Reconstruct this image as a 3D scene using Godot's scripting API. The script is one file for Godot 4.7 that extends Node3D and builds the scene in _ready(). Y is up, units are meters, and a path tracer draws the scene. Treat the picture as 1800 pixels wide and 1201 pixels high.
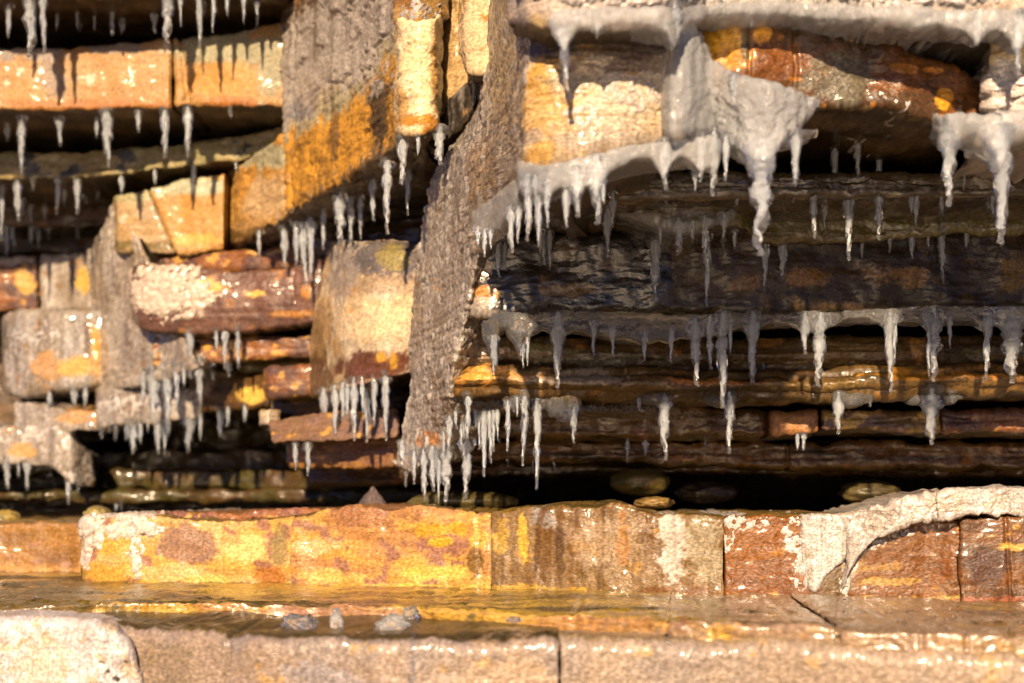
extends Node3D
# A winter sea-cliff overhang: jointed sandstone beds stepping back to the left, glazed with ice and hung with icicles.
# Survey frame: bearing and rise are counted in millimetres on a board 2.5 m from the tripod, then a true distance is given.

const EYE := 0.62          # height of the tripod head above the beach
var nz := FastNoiseLite.new()      # fractal noise, unit frequency
var ns := FastNoiseLite.new()      # plain smooth noise
var nstep := FastNoiseLite.new()   # stepped noise for chipped faces
var ncell := FastNoiseLite.new()   # cell noise for crystals
var rng := RandomNumberGenerator.new()
var M := {}
var near_rock := PackedFloat32Array()   # nearest rock by bearing and rise, so that icicles root on it
var used := {}
var beads := []
var cliff: Node3D
var shelf: Node3D


func survey(u: float, v: float, d: float) -> Vector3:
	return Vector3((u - 900.0) * d / 2500.0, EYE + (870.0 - v) * d / 2500.0, -d)


func numbered(called: String) -> String:
	if not used.has(called):
		used[called] = 0
		return called
	used[called] += 1
	return "%s_%03d" % [called, used[called]]


func tag(o: Node3D, label: String, category: String, group := "") -> Node3D:
	o.set_meta("label", label)
	o.set_meta("category", category)
	if group != "":
		o.set_meta("group", group)
	return o


func grain(freq: float, octaves: int, lo: float, hi: float, seed_: int, type := FastNoiseLite.TYPE_SIMPLEX_SMOOTH) -> NoiseTexture2D:
	var t := NoiseTexture2D.new()
	var n := FastNoiseLite.new()
	n.noise_type = type
	n.seed = seed_
	n.frequency = freq
	n.fractal_octaves = octaves
	t.noise = n
	t.width = 512
	t.height = 512
	t.seamless = true
	var g := Gradient.new()
	g.set_color(0, Color(lo, lo, lo))
	g.set_color(1, Color(hi, hi, hi))
	t.color_ramp = g
	return t


func bumps(freq: float, octaves: int, strength: float, seed_: int, type := FastNoiseLite.TYPE_SIMPLEX_SMOOTH) -> NoiseTexture2D:
	var t := NoiseTexture2D.new()
	var n := FastNoiseLite.new()
	n.noise_type = type
	n.seed = seed_
	n.frequency = freq
	n.fractal_octaves = octaves
	t.noise = n
	t.width = 512
	t.height = 512
	t.seamless = true
	t.as_normal_map = true
	t.bump_strength = strength
	return t


func rock_material(called: String, rough: float, coat: float, scale: Vector3, nscale: float) -> StandardMaterial3D:
	var m := StandardMaterial3D.new()
	m.resource_name = called
	m.vertex_color_use_as_albedo = true
	m.uv1_triplanar = true
	m.uv1_world_triplanar = true
	m.uv1_scale = scale
	m.albedo_texture = M.tone
	m.normal_enabled = true
	m.normal_texture = M.pit
	m.normal_scale = nscale
	m.roughness = rough
	m.roughness_texture = M.rough
	m.roughness_texture_channel = BaseMaterial3D.TEXTURE_CHANNEL_RED
	m.clearcoat_enabled = coat > 0.0
	m.clearcoat = coat
	m.clearcoat_roughness = 0.12
	return m


func make_materials() -> void:
	M.tone = grain(0.045, 6, 0.50, 1.0, 3)
	M.rough = grain(0.03, 4, 0.45, 1.0, 5)
	M.pit = bumps(0.05, 5, 9.0, 7)
	M.crystal = bumps(0.06, 3, 9.0, 9, FastNoiseLite.TYPE_CELLULAR)
	M.wet = rock_material("wet sandstone", 0.58, 0.24, Vector3(5, 8, 5), 0.32)
	M.wet.metallic_specular = 0.35
	M.dry = rock_material("sandstone", 0.8, 0.06, Vector3(5, 8, 5), 0.4)
	M.glaze = rock_material("ice glazed rock", 0.42, 0.7, Vector3(11, 2.0, 11), 1.3)
	M.slick = rock_material("black wet rock", 0.42, 0.45, Vector3(4, 7, 4), 0.22)
	M.shade = rock_material("deep rock", 0.9, 0.0, Vector3(5, 8, 5), 0.3)
	M.shade.metallic_specular = 0.15
	M.frost = rock_material("frost crust", 0.55, 0.3, Vector3(8, 8, 8), 0.9)
	M.frost.normal_texture = M.crystal
	M.frost.subsurf_scatter_enabled = true
	M.frost.subsurf_scatter_strength = 0.15
	M.frost.roughness = 0.5
	for k in [["ice", 0.04, 0.02], ["milky_ice", 0.10, 0.09], ["clear_ice", 0.05, 0.05], ["core_ice", 0.27, 0.20], ["cloud_ice", 0.17, 0.06]]:
		var m := StandardMaterial3D.new()
		m.resource_name = k[0]
		m.refraction_enabled = true
		m.refraction_scale = 0.031
		m.transparency = BaseMaterial3D.TRANSPARENCY_ALPHA
		m.albedo_color = Color(0.93, 0.95, 0.97, k[1])
		m.roughness = k[2]
		m.normal_enabled = true
		m.normal_texture = M.pit
		m.normal_scale = 0.4
		m.uv1_triplanar = true
		m.uv1_world_triplanar = true
		m.uv1_scale = Vector3(7, 5, 7)
		M[k[0]] = m
	M.cloud_ice.normal_texture = M.crystal
	M.cloud_ice.normal_scale = 0.5


func smooth_edge(a: float, b: float, x: float) -> float:
	var t := clampf((x - a) / (b - a), 0.0, 1.0)
	return t * t * (3.0 - 2.0 * t)


func grid_normals(pos: PackedVector3Array, nr: int, nc: int) -> PackedVector3Array:
	var out := PackedVector3Array()
	out.resize(nr * nc)
	for i in nr:
		var ia := maxi(i - 1, 0) * nc
		var ib := mini(i + 1, nr - 1) * nc
		var ic := i * nc
		for j in nc:
			var dr := pos[ib + j] - pos[ia + j]
			var dc := pos[ic + mini(j + 1, nc - 1)] - pos[ic + maxi(j - 1, 0)]
			out[ic + j] = dr.cross(dc).normalized()
	return out


func note_rock(p: Vector3) -> void:
	var d := -p.z
	if d < 1.0:
		return
	var a := int((p.x * 2500.0 / d + 900.0 + 100.0) / 5.0)
	var b := int((870.0 - (p.y - EYE) * 2500.0 / d + 100.0) / 5.0)
	if a < 0 or b < 0 or a >= 400 or b >= 280:
		return
	var k := b * 400 + a
	if near_rock[k] == 0.0 or near_rock[k] > d:
		near_rock[k] = d


func rock_at(u: float, v: float) -> float:
	var a := int((u + 100.0) / 5.0)
	var b := int((v + 100.0) / 5.0)
	var best := 0.0
	for q in [[0, 0], [1, 0], [-1, 0], [0, -1], [0, 1]]:
		var x: int = a + q[0]
		var y: int = b + q[1]
		if x < 0 or y < 0 or x >= 400 or y >= 280:
			continue
		var d := near_rock[y * 400 + x]
		if d > 0.0 and (best == 0.0 or d < best):
			best = d
	return best


func blot(list: Array, u: float, v: float, p: Vector3, freq: float) -> float:
	# the strongest of several ragged-edged patches at this spot of a face
	var best := 0.0
	for b in list:
		var x: float = (u - b[0]) / b[2]
		var y: float = (v - b[1]) / b[3]
		var e: float = 1.0 - x * x - y * y
		if e < -0.8:
			continue
		var ragged: float = b[5] if b.size() > 5 else 0.8
		e += ragged * (nz.get_noise_3dv(p * freq) + 0.45 * nz.get_noise_3dv(p * freq * 5.0))
		best = maxf(best, smooth_edge(0.0, 0.4, e) * float(b[4]))
	return best


# A bed of rock (or a lip of ice): a closed body with a top, a rounded front and an underside, swept along a line of
# [bearing, rise of top edge, rise of bottom edge, distance] or [b, r, d of the top edge, b, r, d of the bottom edge].
func bed(parent: Node3D, called: String, line: Array, back: float, st: Dictionary, mat: Material) -> MeshInstance3D:
	var n_in := line.size()
	var tops := []
	var bots := []
	var mids := []          # control points down the front of each column
	for e in line:
		if e[0] is Array:
			var list := []
			for q in e:
				list.append(Vector3(q[0], q[1], q[2]))
			mids.append(list)
			tops.append(list[0])
			bots.append(list[-1])
		elif e.size() == 4:
			tops.append(Vector3(e[0], e[1], e[3]))
			bots.append(Vector3(e[0], e[2], e[3]))
		else:
			tops.append(Vector3(e[0], e[1], e[2]))
			bots.append(Vector3(e[3], e[4], e[5]))
	var step: float = st.get("step", 3.5)
	var acc := [0.0]
	for k in range(1, n_in):
		var a: Vector3 = (tops[k - 1] + bots[k - 1]) * 0.5
		var b: Vector3 = (tops[k] + bots[k]) * 0.5
		var pa := survey(a.x, a.y, a.z)
		var pb := survey(b.x, b.y, b.z)
		var l := maxf(Vector2(b.x - a.x, 0.35 * (b.y - a.y)).length(), 0.45 * pa.distance_to(pb) * 2500.0 / (0.5 * (a.z + b.z)))
		acc.append(acc[-1] + maxf(l, 1.0))
	var total: float = acc[-1]
	var nc := clampi(int(total / step) + 1, 5, 640)
	var tall := 0.0
	for k in n_in:
		tall = maxf(tall, absf(bots[k].y - tops[k].y) * (0.85 if mids.size() else 1.0))
	var nt: int = st.get("nt", 3)
	var nf := clampi(int(tall / step), 3, 340)
	var nb: int = st.get("nb", 14)
	var na := 4
	var nr := nt + na + nf + na + nb
	var pos := PackedVector3Array()
	var uu := PackedFloat32Array()
	var vv := PackedFloat32Array()
	var al := PackedFloat32Array()
	pos.resize(nr * nc)
	uu.resize(nr * nc)
	vv.resize(nr * nc)
	al.resize(nc)
	var kind := PackedInt32Array()   # per row: 0 top, 1 front, 2 underside
	kind.resize(nr)
	var T := []
	var B := []
	var C := []
	var seg := 0
	for j in nc:
		var s := total * j / (nc - 1)
		while seg < n_in - 2 and s > acc[seg + 1]:
			seg += 1
		var f: float = clampf((s - acc[seg]) / (acc[seg + 1] - acc[seg]), 0.0, 1.0)
		var p0: Vector3 = tops[maxi(seg - 1, 0)]
		var p3: Vector3 = tops[mini(seg + 2, n_in - 1)]
		var q0: Vector3 = bots[maxi(seg - 1, 0)]
		var q3: Vector3 = bots[mini(seg + 2, n_in - 1)]
		var soft: float = st.get("soft", 0.6)
		var tv: Vector3 = tops[seg].lerp(tops[seg + 1], f).lerp(tops[seg].cubic_interpolate(tops[seg + 1], p0, p3, f), soft)
		var bv: Vector3 = bots[seg].lerp(bots[seg + 1], f).lerp(bots[seg].cubic_interpolate(bots[seg + 1], q0, q3, f), soft)
		T.append(tv)
		B.append(bv)
		if mids.size():
			var list := []
			for q in mids[0].size():
				var a: Vector3 = mids[seg][q]
				var b: Vector3 = mids[seg + 1][q]
				list.append(a.lerp(b, f).lerp(a.cubic_interpolate(b, mids[maxi(seg - 1, 0)][q], mids[mini(seg + 2, n_in - 1)][q], f), soft))
			C.append(list)
	var rad: float = st.get("r", 0.012)
	var edge: float = st.get("edge", 0.006)
	var endr: float = st.get("endr", 0.010)
	var slope: float = st.get("slope", 0.0)
	var tslope: float = st.get("tslope", 0.0)
	var bulge: float = st.get("bulge", 0.0)
	var scallop: float = st.get("scallop", 0.0)
	var peaks: Array = st.get("peaks", [])
	var sseed: float = st.get("seed", 0.0)
	var perp: float = st.get("perp", 0.2)
	var length := 0.0
	var prev := Vector3.ZERO
	for j in nc:
		var tv: Vector3 = T[j]
		var bv: Vector3 = B[j]
		var tp := survey(tv.x, tv.y, tv.z)
		var bp := survey(bv.x, bv.y, bv.z)
		if j > 0:
			length += (tp + bp).distance_to(prev) * 0.5
		prev = tp + bp
		al[j] = length
	for j in nc:
		var tv: Vector3 = T[j]
		var bv: Vector3 = B[j]
		var tp := survey(tv.x, tv.y, tv.z)
		var bp := survey(bv.x, bv.y, bv.z)
		bp.y -= float(st.get("sink", 0.0))
		var tp_plain := tp
		var bp_plain := bp
		var s: float = al[j]
		tp.y += edge * (nz.get_noise_2d(s * 9.0 + sseed * 17.0, 3.1) + 0.5 * nz.get_noise_2d(s * 40.0, sseed + 9.0))
		bp.y += edge * (nz.get_noise_2d(s * 9.0, sseed * 13.0 + 41.0) + 0.5 * nz.get_noise_2d(s * 45.0, sseed + 71.0))
		if scallop > 0.0:
			var w := nz.get_noise_2d(s * 11.0 + sseed * 31.0, 5.0)
			bp.y -= scallop * (maxf(w, 0.0) * 1.6 + 0.25 * nz.get_noise_2d(s * 50.0, sseed))
		for w in peaks:
			bp.y -= (w[1] if w.size() > 1 else 0.016) * exp(-absf(bv.x - w[0]) / 15.0) + 0.0
		var dz := edge * 0.9 * nz.get_noise_2d(s * 7.0, sseed * 7.0 + 101.0)
		var ja := maxi(j - 2, 0)
		var jb := mini(j + 2, nc - 1)
		var ma: Vector3 = (T[ja] + B[ja]) * 0.5
		var mb: Vector3 = (T[jb] + B[jb]) * 0.5
		var tg := survey(mb.x, mb.y, mb.z) - survey(ma.x, ma.y, ma.z)
		tg.y = 0.0
		var k := (Vector3.UP.cross(tg.normalized()) * perp + Vector3(0, 0, perp - 1.0)).normalized()
		var tp0 := tp_plain + k * 0.0
		var bp0 := bp_plain + k * 0.0
		tp += k * dz
		bp += k * dz
		var e := minf(s, length - s)
		if e < endr:
			var inset := endr - sqrt(maxf(endr * endr - (endr - e) * (endr - e), 0.0))
			tp += k * inset
			bp += k * inset
			tp.y -= inset * 0.5
			bp.y += inset * 0.5
		var fv := bp - tp
		var hgt := fv.length()
		var fd := fv / hgt
		var rr := minf(rad, hgt * 0.42)
		var kt := (k + Vector3(0, tslope, 0))
		var kb := (k + Vector3(0, slope, 0))
		var row := 0
		for i in nt:
			var q := 1.0 - float(i) / nt
			var back_t := rr + (back - rr) * q * q
			pos[row * nc + j] = tp.lerp(tp0, smooth_edge(rr, 0.07, back_t)) + kt * back_t
			uu[row * nc + j] = tv.x
			vv[row * nc + j] = tv.y
			kind[row] = 0
			row += 1
		var ct := tp + kt * rr + fd * rr
		for i in na:
			var th := (i) / float(na) * PI * 0.5
			pos[row * nc + j] = ct - fd * rr * cos(th) - k * rr * sin(th)
			uu[row * nc + j] = tv.x
			vv[row * nc + j] = tv.y
			kind[row] = 0 if i < 2 else 1
			row += 1
		for i in nf:
			var t := float(i) / (nf - 1)
			var p := (tp + fd * rr).lerp(bp - fd * rr, t)
			p -= k * bulge * 4.0 * t * (1.0 - t)
			uu[row * nc + j] = lerpf(tv.x, bv.x, t)
			vv[row * nc + j] = lerpf(tv.y, bv.y, t)
			if C.size():
				var list: Array = C[j]
				var x := t * (list.size() - 1)
				var q := mini(int(x), list.size() - 2)
				var a: Vector3 = list[q]
				var w: Vector3 = a.cubic_interpolate(list[q + 1], list[maxi(q - 1, 0)], list[mini(q + 2, list.size() - 1)], x - q)
				p = survey(w.x, w.y, w.z)
				uu[row * nc + j] = w.x
				vv[row * nc + j] = w.y
			pos[row * nc + j] = p
			kind[row] = 1
			row += 1
		var cb := bp + kb * rr - fd * rr
		for i in na:
			var th := (i + 1) / float(na) * PI * 0.5
			pos[row * nc + j] = cb + fd * rr * sin(th) - k * rr * cos(th)
			uu[row * nc + j] = bv.x
			vv[row * nc + j] = bv.y
			kind[row] = 1 if i < 2 else 2
			row += 1
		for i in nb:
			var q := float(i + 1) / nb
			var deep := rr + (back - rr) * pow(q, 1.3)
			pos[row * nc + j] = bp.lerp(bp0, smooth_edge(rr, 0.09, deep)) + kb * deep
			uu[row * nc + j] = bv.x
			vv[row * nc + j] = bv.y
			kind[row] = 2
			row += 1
	# relief
	var nrm := grid_normals(pos, nr, nc)
	var rough: float = st.get("rough", 0.006)
	var lam: float = st.get("lam", 0.0007)
	var chip: float = st.get("facet", 0.0018)
	var fine: float = st.get("fine", 0.0012)
	var flute: float = st.get("flute", 0.0)
	var ripple: float = st.get("ripple", 0.006)
	var joints: Array = st.get("joints", [])
	var wave: float = st.get("wave", 0.0)
	for i in nr:
		var kd := kind[i]
		for j in nc:
			var ix := i * nc + j
			var p := pos[ix]
			var h := rough * nz.get_noise_3dv(p * 7.0) + fine * nz.get_noise_3dv(p * 55.0)
			if chip > 0.0 and kd < 2:
				h += chip * nstep.get_noise_3d(p.x * 8.0 + 0.25 * nz.get_noise_3dv(p * 30.0), p.y * 17.0 + sseed * 3.0, p.z * 8.0)
				h += chip * 0.45 * nstep.get_noise_3d(p.x * 26.0, p.y * 60.0 + sseed * 3.0, p.z * 26.0)
			if kd == 1:
				if lam > 0.0:
					h += lam * ns.get_noise_3d(p.x * 5.0, p.y * 110.0 + 0.8 * ns.get_noise_3dv(p * 5.0), p.z * 5.0)
					var l2 := ns.get_noise_3d(p.x * 1.5, p.y * 34.0, p.z * 1.5)
					h += lam * 1.6 * smooth_edge(-0.05, 0.05, l2)
				if wave > 0.0:
					h += wave * (nz.get_noise_3d(p.x * 11.0, p.y * 34.0, p.z * 11.0) + 0.35 * nz.get_noise_3d(p.x * 38.0, p.y * 95.0, p.z * 38.0))
				if flute > 0.0:
					h += flute * (0.7 * nz.get_noise_3d(p.x * 34.0, p.y * 7.0, p.z * 34.0) + 0.6 * nz.get_noise_3d(p.x * 80.0, p.y * 26.0, p.z * 80.0))
			elif kd == 2:
				h += ripple * (nz.get_noise_3d(p.x * 7.0, p.y * 9.0, p.z * 26.0) + 0.4 * nz.get_noise_3d(p.x * 24.0, p.y * 20.0, p.z * 70.0))
			for g in joints:
				var x: float = uu[ix] - g[0] - (vv[ix] - tops[0].y) * (g[2] if g.size() > 2 else 0.0) + 3.5 * nz.get_noise_2d(p.y * 14.0, g[0])
				if absf(x) < 14.0:
					h -= float(g[1]) * exp(-x * x / 9.0)
			pos[ix] = p + nrm[ix] * h
	nrm = grid_normals(pos, nr, nc)
	for i in range(nt, nr):
		for j in nc:
			note_rock(pos[i * nc + j])
	var bead: float = st.get("beads", 0.0)
	if bead > 0.0:
		for i in range(nt / 2, nr - nb):
			for j in nc:
				if rng.randf() < bead and nz.get_noise_3dv(pos[i * nc + j] * 9.0) > -0.1:
					beads.append([pos[i * nc + j], nrm[i * nc + j]])
	# colour and crust
	var col := PackedColorArray()
	col.resize(nr * nc)
	var cover := PackedFloat32Array()
	var frosts: Array = st.get("frost", [])
	var rime: float = st.get("rime", 0.0)
	var has_frost := frosts.size() > 0 or rime > 0.0
	if has_frost:
		cover.resize(nr * nc)
	var icy := st.has("ice")
	if not icy:
		for i in nr:
			for j in nc:
				var ix := i * nc + j
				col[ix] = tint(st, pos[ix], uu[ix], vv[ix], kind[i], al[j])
				if has_frost:
					var f := blot(frosts, uu[ix], vv[ix], pos[ix], 24.0)
					if f > 0.0:
						f *= 0.25 + 0.75 * smooth_edge(-0.30, 0.05, nz.get_noise_3dv(pos[ix] * 55.0))
					if rime > 0.0 and kind[i] != 2:
						f = maxf(f, rime * smooth_edge(0.12, 0.45, nz.get_noise_3dv(pos[ix] * 13.0) + 0.45 * nz.get_noise_3dv(pos[ix] * 70.0)))
					cover[ix] = f
	var o := MeshInstance3D.new()
	o.name = called if parent != self else numbered(called)
	o.mesh = solid(pos, nrm, col, nr, nc, mat, not icy, C.is_empty())
	parent.add_child(o, true)
	if has_frost and not icy:
		crust(o, pos, nrm, cover, nr, nc, st)
	return o


func solid(pos: PackedVector3Array, nrm: PackedVector3Array, col: PackedColorArray, nr: int, nc: int, mat: Material, colored: bool, closed: bool) -> ArrayMesh:
	var index := PackedInt32Array()
	for i in nr - 1:
		for j in nc - 1:
			var a := i * nc + j
			index.append_array([a, a + 1, a + nc, a + 1, a + nc + 1, a + nc])
	for j in (nc - 1 if closed else 0):      # the hidden back
		var a := (nr - 1) * nc + j
		index.append_array([a, a + 1, j, a + 1, j + 1, j])
	var v := pos.duplicate()
	var n := nrm.duplicate()
	var c := col.duplicate()
	for side in (2 if closed else 0):
		var j := 0 if side == 0 else nc - 1
		var mid := Vector3.ZERO
		for i in nr:
			mid += pos[i * nc + j]
		mid /= nr
		var first := v.size()
		var away := (pos[(nr / 2) * nc + j] - pos[(nr / 2) * nc + (1 if side == 0 else nc - 2)]).normalized()
		for i in nr:
			v.append(pos[i * nc + j])
			n.append(away)
			if colored:
				c.append(col[i * nc + j])
		v.append(mid)
		n.append(away)
		if colored:
			c.append(col[(nr / 2) * nc + j])
		for i in nr:
			var k := (i + 1) % nr
			if side == 0:
				index.append_array([first + i, first + k, first + nr])
			else:
				index.append_array([first + k, first + i, first + nr])
	var arrays := []
	arrays.resize(Mesh.ARRAY_MAX)
	arrays[Mesh.ARRAY_VERTEX] = v
	arrays[Mesh.ARRAY_NORMAL] = n
	if colored:
		arrays[Mesh.ARRAY_COLOR] = c
	arrays[Mesh.ARRAY_INDEX] = index
	var m := ArrayMesh.new()
	m.add_surface_from_arrays(Mesh.PRIMITIVE_TRIANGLES, arrays)
	m.surface_set_material(0, mat)
	return m


# granular ice frozen onto a block: a skin that rises out of the rock where the cover is thick
func crust(host: MeshInstance3D, pos: PackedVector3Array, nrm: PackedVector3Array, cover: PackedFloat32Array, nr: int, nc: int, st: Dictionary) -> void:
	var thick: float = st.get("thick", 0.005)
	var base: Color = st.get("frost_color", Color(0.62, 0.58, 0.56))
	var v := PackedVector3Array()
	var c := PackedColorArray()
	var at := PackedInt32Array()
	at.resize(nr * nc)
	at.fill(-1)
	for ix in nr * nc:
		var near := cover[ix]
		if near <= 0.0:
			var i := ix / nc
			var j := ix % nc
			for q in [[-1, 0], [1, 0], [0, -1], [0, 1]]:
				var a: int = clampi(i + q[0], 0, nr - 1) * nc + clampi(j + q[1], 0, nc - 1)
				near = maxf(near, cover[a])
		if near <= 0.0:
			continue
		var p := pos[ix]
		var g := ncell.get_noise_3dv(p * 200.0)
		var h := -0.0022 + cover[ix] * (thick + 0.0022 * g + 0.35 * thick * nz.get_noise_3dv(p * 40.0))
		at[ix] = v.size()
		v.append(p + nrm[ix] * h)
		var t := 0.92 + 0.42 * nz.get_noise_3dv(p * 70.0) + 0.30 * g
		c.append(Color(base.r * t, base.g * t, base.b * t))
	var index := PackedInt32Array()
	for i in nr - 1:
		for j in nc - 1:
			var a := i * nc + j
			for q in [[a, a + 1, a + nc], [a + 1, a + nc + 1, a + nc]]:
				if at[q[0]] >= 0 and at[q[1]] >= 0 and at[q[2]] >= 0 and maxf(cover[q[0]], maxf(cover[q[1]], cover[q[2]])) > 0.02:
					index.append_array([at[q[0]], at[q[1]], at[q[2]]])
	if index.size() < 30:
		return
	var tool := SurfaceTool.new()
	var arrays := []
	arrays.resize(Mesh.ARRAY_MAX)
	arrays[Mesh.ARRAY_VERTEX] = v
	arrays[Mesh.ARRAY_COLOR] = c
	arrays[Mesh.ARRAY_INDEX] = index
	tool.create_from_arrays(arrays)
	tool.generate_normals()
	var o := MeshInstance3D.new()
	o.name = "frost_crust"
	o.mesh = tool.commit()
	o.mesh.surface_set_material(0, M.frost)
	host.add_child(o, true)


func tint(st: Dictionary, p: Vector3, u: float, v: float, kd: int, s: float) -> Color:
	var f: Vector3 = st.f
	var a := nz.get_noise_3d(p.x * f.x, p.y * f.y, p.z * f.x)
	var b := nz.get_noise_3d(p.x * f.z + 17.0, p.y * f.z * 1.4, p.z * f.z)
	var c: Color
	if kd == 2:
		c = st.U.lerp(st.V, smooth_edge(-0.2, 0.45, nz.get_noise_3d(p.x * 6.0, p.y * 9.0, p.z * 22.0)))  # undersides take darker colours, putting shade into the rock
	elif kd == 0 and st.has("streaky"):
		var w := nz.get_noise_3d(p.x * 1.1, p.y * 9.0, p.z * 13.0) + 0.5 * nz.get_noise_3d(p.x * 4.0, 3.0, p.z * 60.0)
		c = st.X.lerp(st.W, smooth_edge(-0.25, 0.4, w))
	elif kd == 0 and st.has("W"):
		c = st.W.lerp(st.X, smooth_edge(-0.3, 0.35, nz.get_noise_3d(p.x * 3.5, p.y * 9.0, p.z * 16.0)))
	else:
		c = st.A.lerp(st.B, smooth_edge(-0.3, 0.3, a))
		c = c.lerp(st.C, smooth_edge(st.chip, float(st.chip) + 0.10, b))
		var l := ns.get_noise_3d(p.x * 5.0, p.y * 120.0, p.z * 5.0)
		c = c.lerp(st.D, float(st.band) * smooth_edge(0.15, 0.6, l))
		if st.has("streak"):
			var w := nz.get_noise_3d(p.x * 24.0, p.y * 5.0, p.z * 24.0) + 0.6 * nz.get_noise_3d(p.x * 75.0, p.y * 22.0, p.z * 75.0)
			c = c.lerp(st.S, float(st.streak) * smooth_edge(-0.15, 0.4, w))
			c = c.lerp(st.D, 0.6 * smooth_edge(0.12, 0.5, nz.get_noise_3d(p.x * 50.0 + 9.0, p.y * 3.0, p.z * 50.0)))
	if st.has("beds") and kd == 1:      # beds of another colour crossing a joint face, by height
		var y := p.y + 0.05 * nz.get_noise_3d(p.x * 5.0, 2.0, p.z * 5.0) + 0.06 * nz.get_noise_3d(p.x * 26.0, p.y * 9.0, p.z * 26.0)
		for q in st.beds:
			c = c.lerp(q[2], float(q[3]) * smooth_edge(q[0] - 0.008, q[0] + 0.008, y) * (1.0 - smooth_edge(q[1] - 0.008, q[1] + 0.008, y)))
		if st.has("streak"):
			c = c.lerp(st.D, 0.55 * smooth_edge(0.1, 0.5, nz.get_noise_3d(p.x * 22.0, p.y * 3.0, p.z * 22.0)))
	if st.has("paint"):  # mineral patches; some of the dark ones put shade into the colour
		for q in st.paint:
			var x: float = (u - q[0]) / q[2]
			var y: float = (v - q[1]) / q[3]
			var e: float = 1.0 - x * x - y * y
			if e < -0.9 or (kd == 2 and q.size() < 8):
				continue
			e += maxf(float(q[6]), 0.45) * (1.5 * nz.get_noise_3d(p.x * 10.0, p.y * 14.0, p.z * 10.0) + 0.9 * nz.get_noise_3d(p.x * 32.0, p.y * 48.0, p.z * 32.0) + 0.6 * nz.get_noise_3dv(p * 120.0))
			c = c.lerp(q[4], float(q[5]) * smooth_edge(-0.05, 0.5, e))
	var m := 1.06 + 0.50 * nz.get_noise_3dv(p * 110.0) + 0.12 * ns.get_noise_3d(p.x * 20.0, p.y * 230.0, p.z * 20.0)
	return Color(c.r * m, c.g * m, c.b * m)


# ---- icicles ---------------------------------------------------------------------------------------------------------
func icicle_mesh(length: float, radius: float, px: float, flare: float, key: float) -> ArrayMesh:
	var rings := clampi(int(px / 2.2) + 5, 19, 70)
	var segs := 14 if radius > 0.005 else 10
	var v := PackedVector3Array()
	var drop := clampf(radius * 0.30, 0.0016, 0.0042)
	var lean := Vector2(nz.get_noise_2d(key * 31.0, 1.0), nz.get_noise_2d(key * 31.0, 8.0)) * 0.06 * length
	var knots := 16.0 + 9.0 * absf(nz.get_noise_2d(key * 5.0, 77.0))
	var lift := minf(radius * 1.0, 0.012)
	for i in rings:
		var dome := 5
		var y := lift * cos(i / float(dome) * PI * 0.5) if i < dome else -length * float(i - dome) / (rings - 1 - dome)
		var t := maxf(-y / length, 0.0)
		var taper := pow(maxf(1.0 - t, 0.0), 0.55) * 0.78 + (1.0 - t) * 0.22
		var r := radius * taper
		r *= 1.0 + 0.16 * sin((t * length * 130.0) + key * 9.0 + 2.2 * nz.get_noise_2d(t * 7.0, key * 13.0)) + 0.42 * nz.get_noise_2d(t * length * knots * 2.0, key * 3.7)
		var fl := pow(maxf(0.0, 1.0 - t / 0.30), 2.6) * flare
		if y > 0.0:             # the root closes over into the rock above
			var cap := sqrt(maxf(1.0 - (y / lift) * (y / lift), 0.0))
			r *= cap
			fl *= cap
		r = maxf(r, drop * (0.9 if t > 0.5 else 0.0))
		var tip := (1.0 - t) * length
		if tip < drop * 2.6:       # the hanging drop
			var q := clampf((tip - drop) / drop, -1.0, 1.6)
			var ball := drop * sqrt(maxf(1.0 - q * q, 0.0)) * 1.12
			r = maxf(ball, minf(r, drop * 0.85) * smooth_edge(0.0, drop * 1.6, tip))
		var bend := lean * t * t + Vector2(nz.get_noise_2d(t * 3.5, key * 11.0), nz.get_noise_2d(t * 3.5, key * 23.0)) * radius * 0.45 * t
		for s in segs:
			var th := TAU * s / segs
			var w := r * (1.0 + 0.28 * nz.get_noise_3d(cos(th) * 0.9 + key * 7.0, sin(th) * 0.9, t * length * 26.0))
			v.append(Vector3(cos(th) * (w + radius * fl) + bend.x, y, sin(th) * (w + radius * fl * 0.6) + bend.y))
	var index := PackedInt32Array()
	for i in rings - 1:
		for s in segs:
			var a := i * segs + s
			var b := i * segs + (s + 1) % segs
			index.append_array([a, a + segs, b, b, a + segs, b + segs])
	var top := v.size()
	v.append(Vector3(0, lift, 0))
	v.append(v[(rings - 1) * segs] * Vector3(0, 1, 0) + Vector3(lean.x, -0.0004, lean.y))
	var tip_mid := Vector3.ZERO
	for s in segs:
		tip_mid += v[(rings - 1) * segs + s] / segs
	v[top + 1] = tip_mid
	for s in segs:
		index.append_array([top, s, (s + 1) % segs])
		index.append_array([top + 1, (rings - 1) * segs + (s + 1) % segs, (rings - 1) * segs + s])
	var tool := SurfaceTool.new()
	var arrays := []
	arrays.resize(Mesh.ARRAY_MAX)
	arrays[Mesh.ARRAY_VERTEX] = v
	arrays[Mesh.ARRAY_INDEX] = index
	tool.create_from_arrays(arrays)
	tool.generate_normals()
	return tool.commit()


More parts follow.
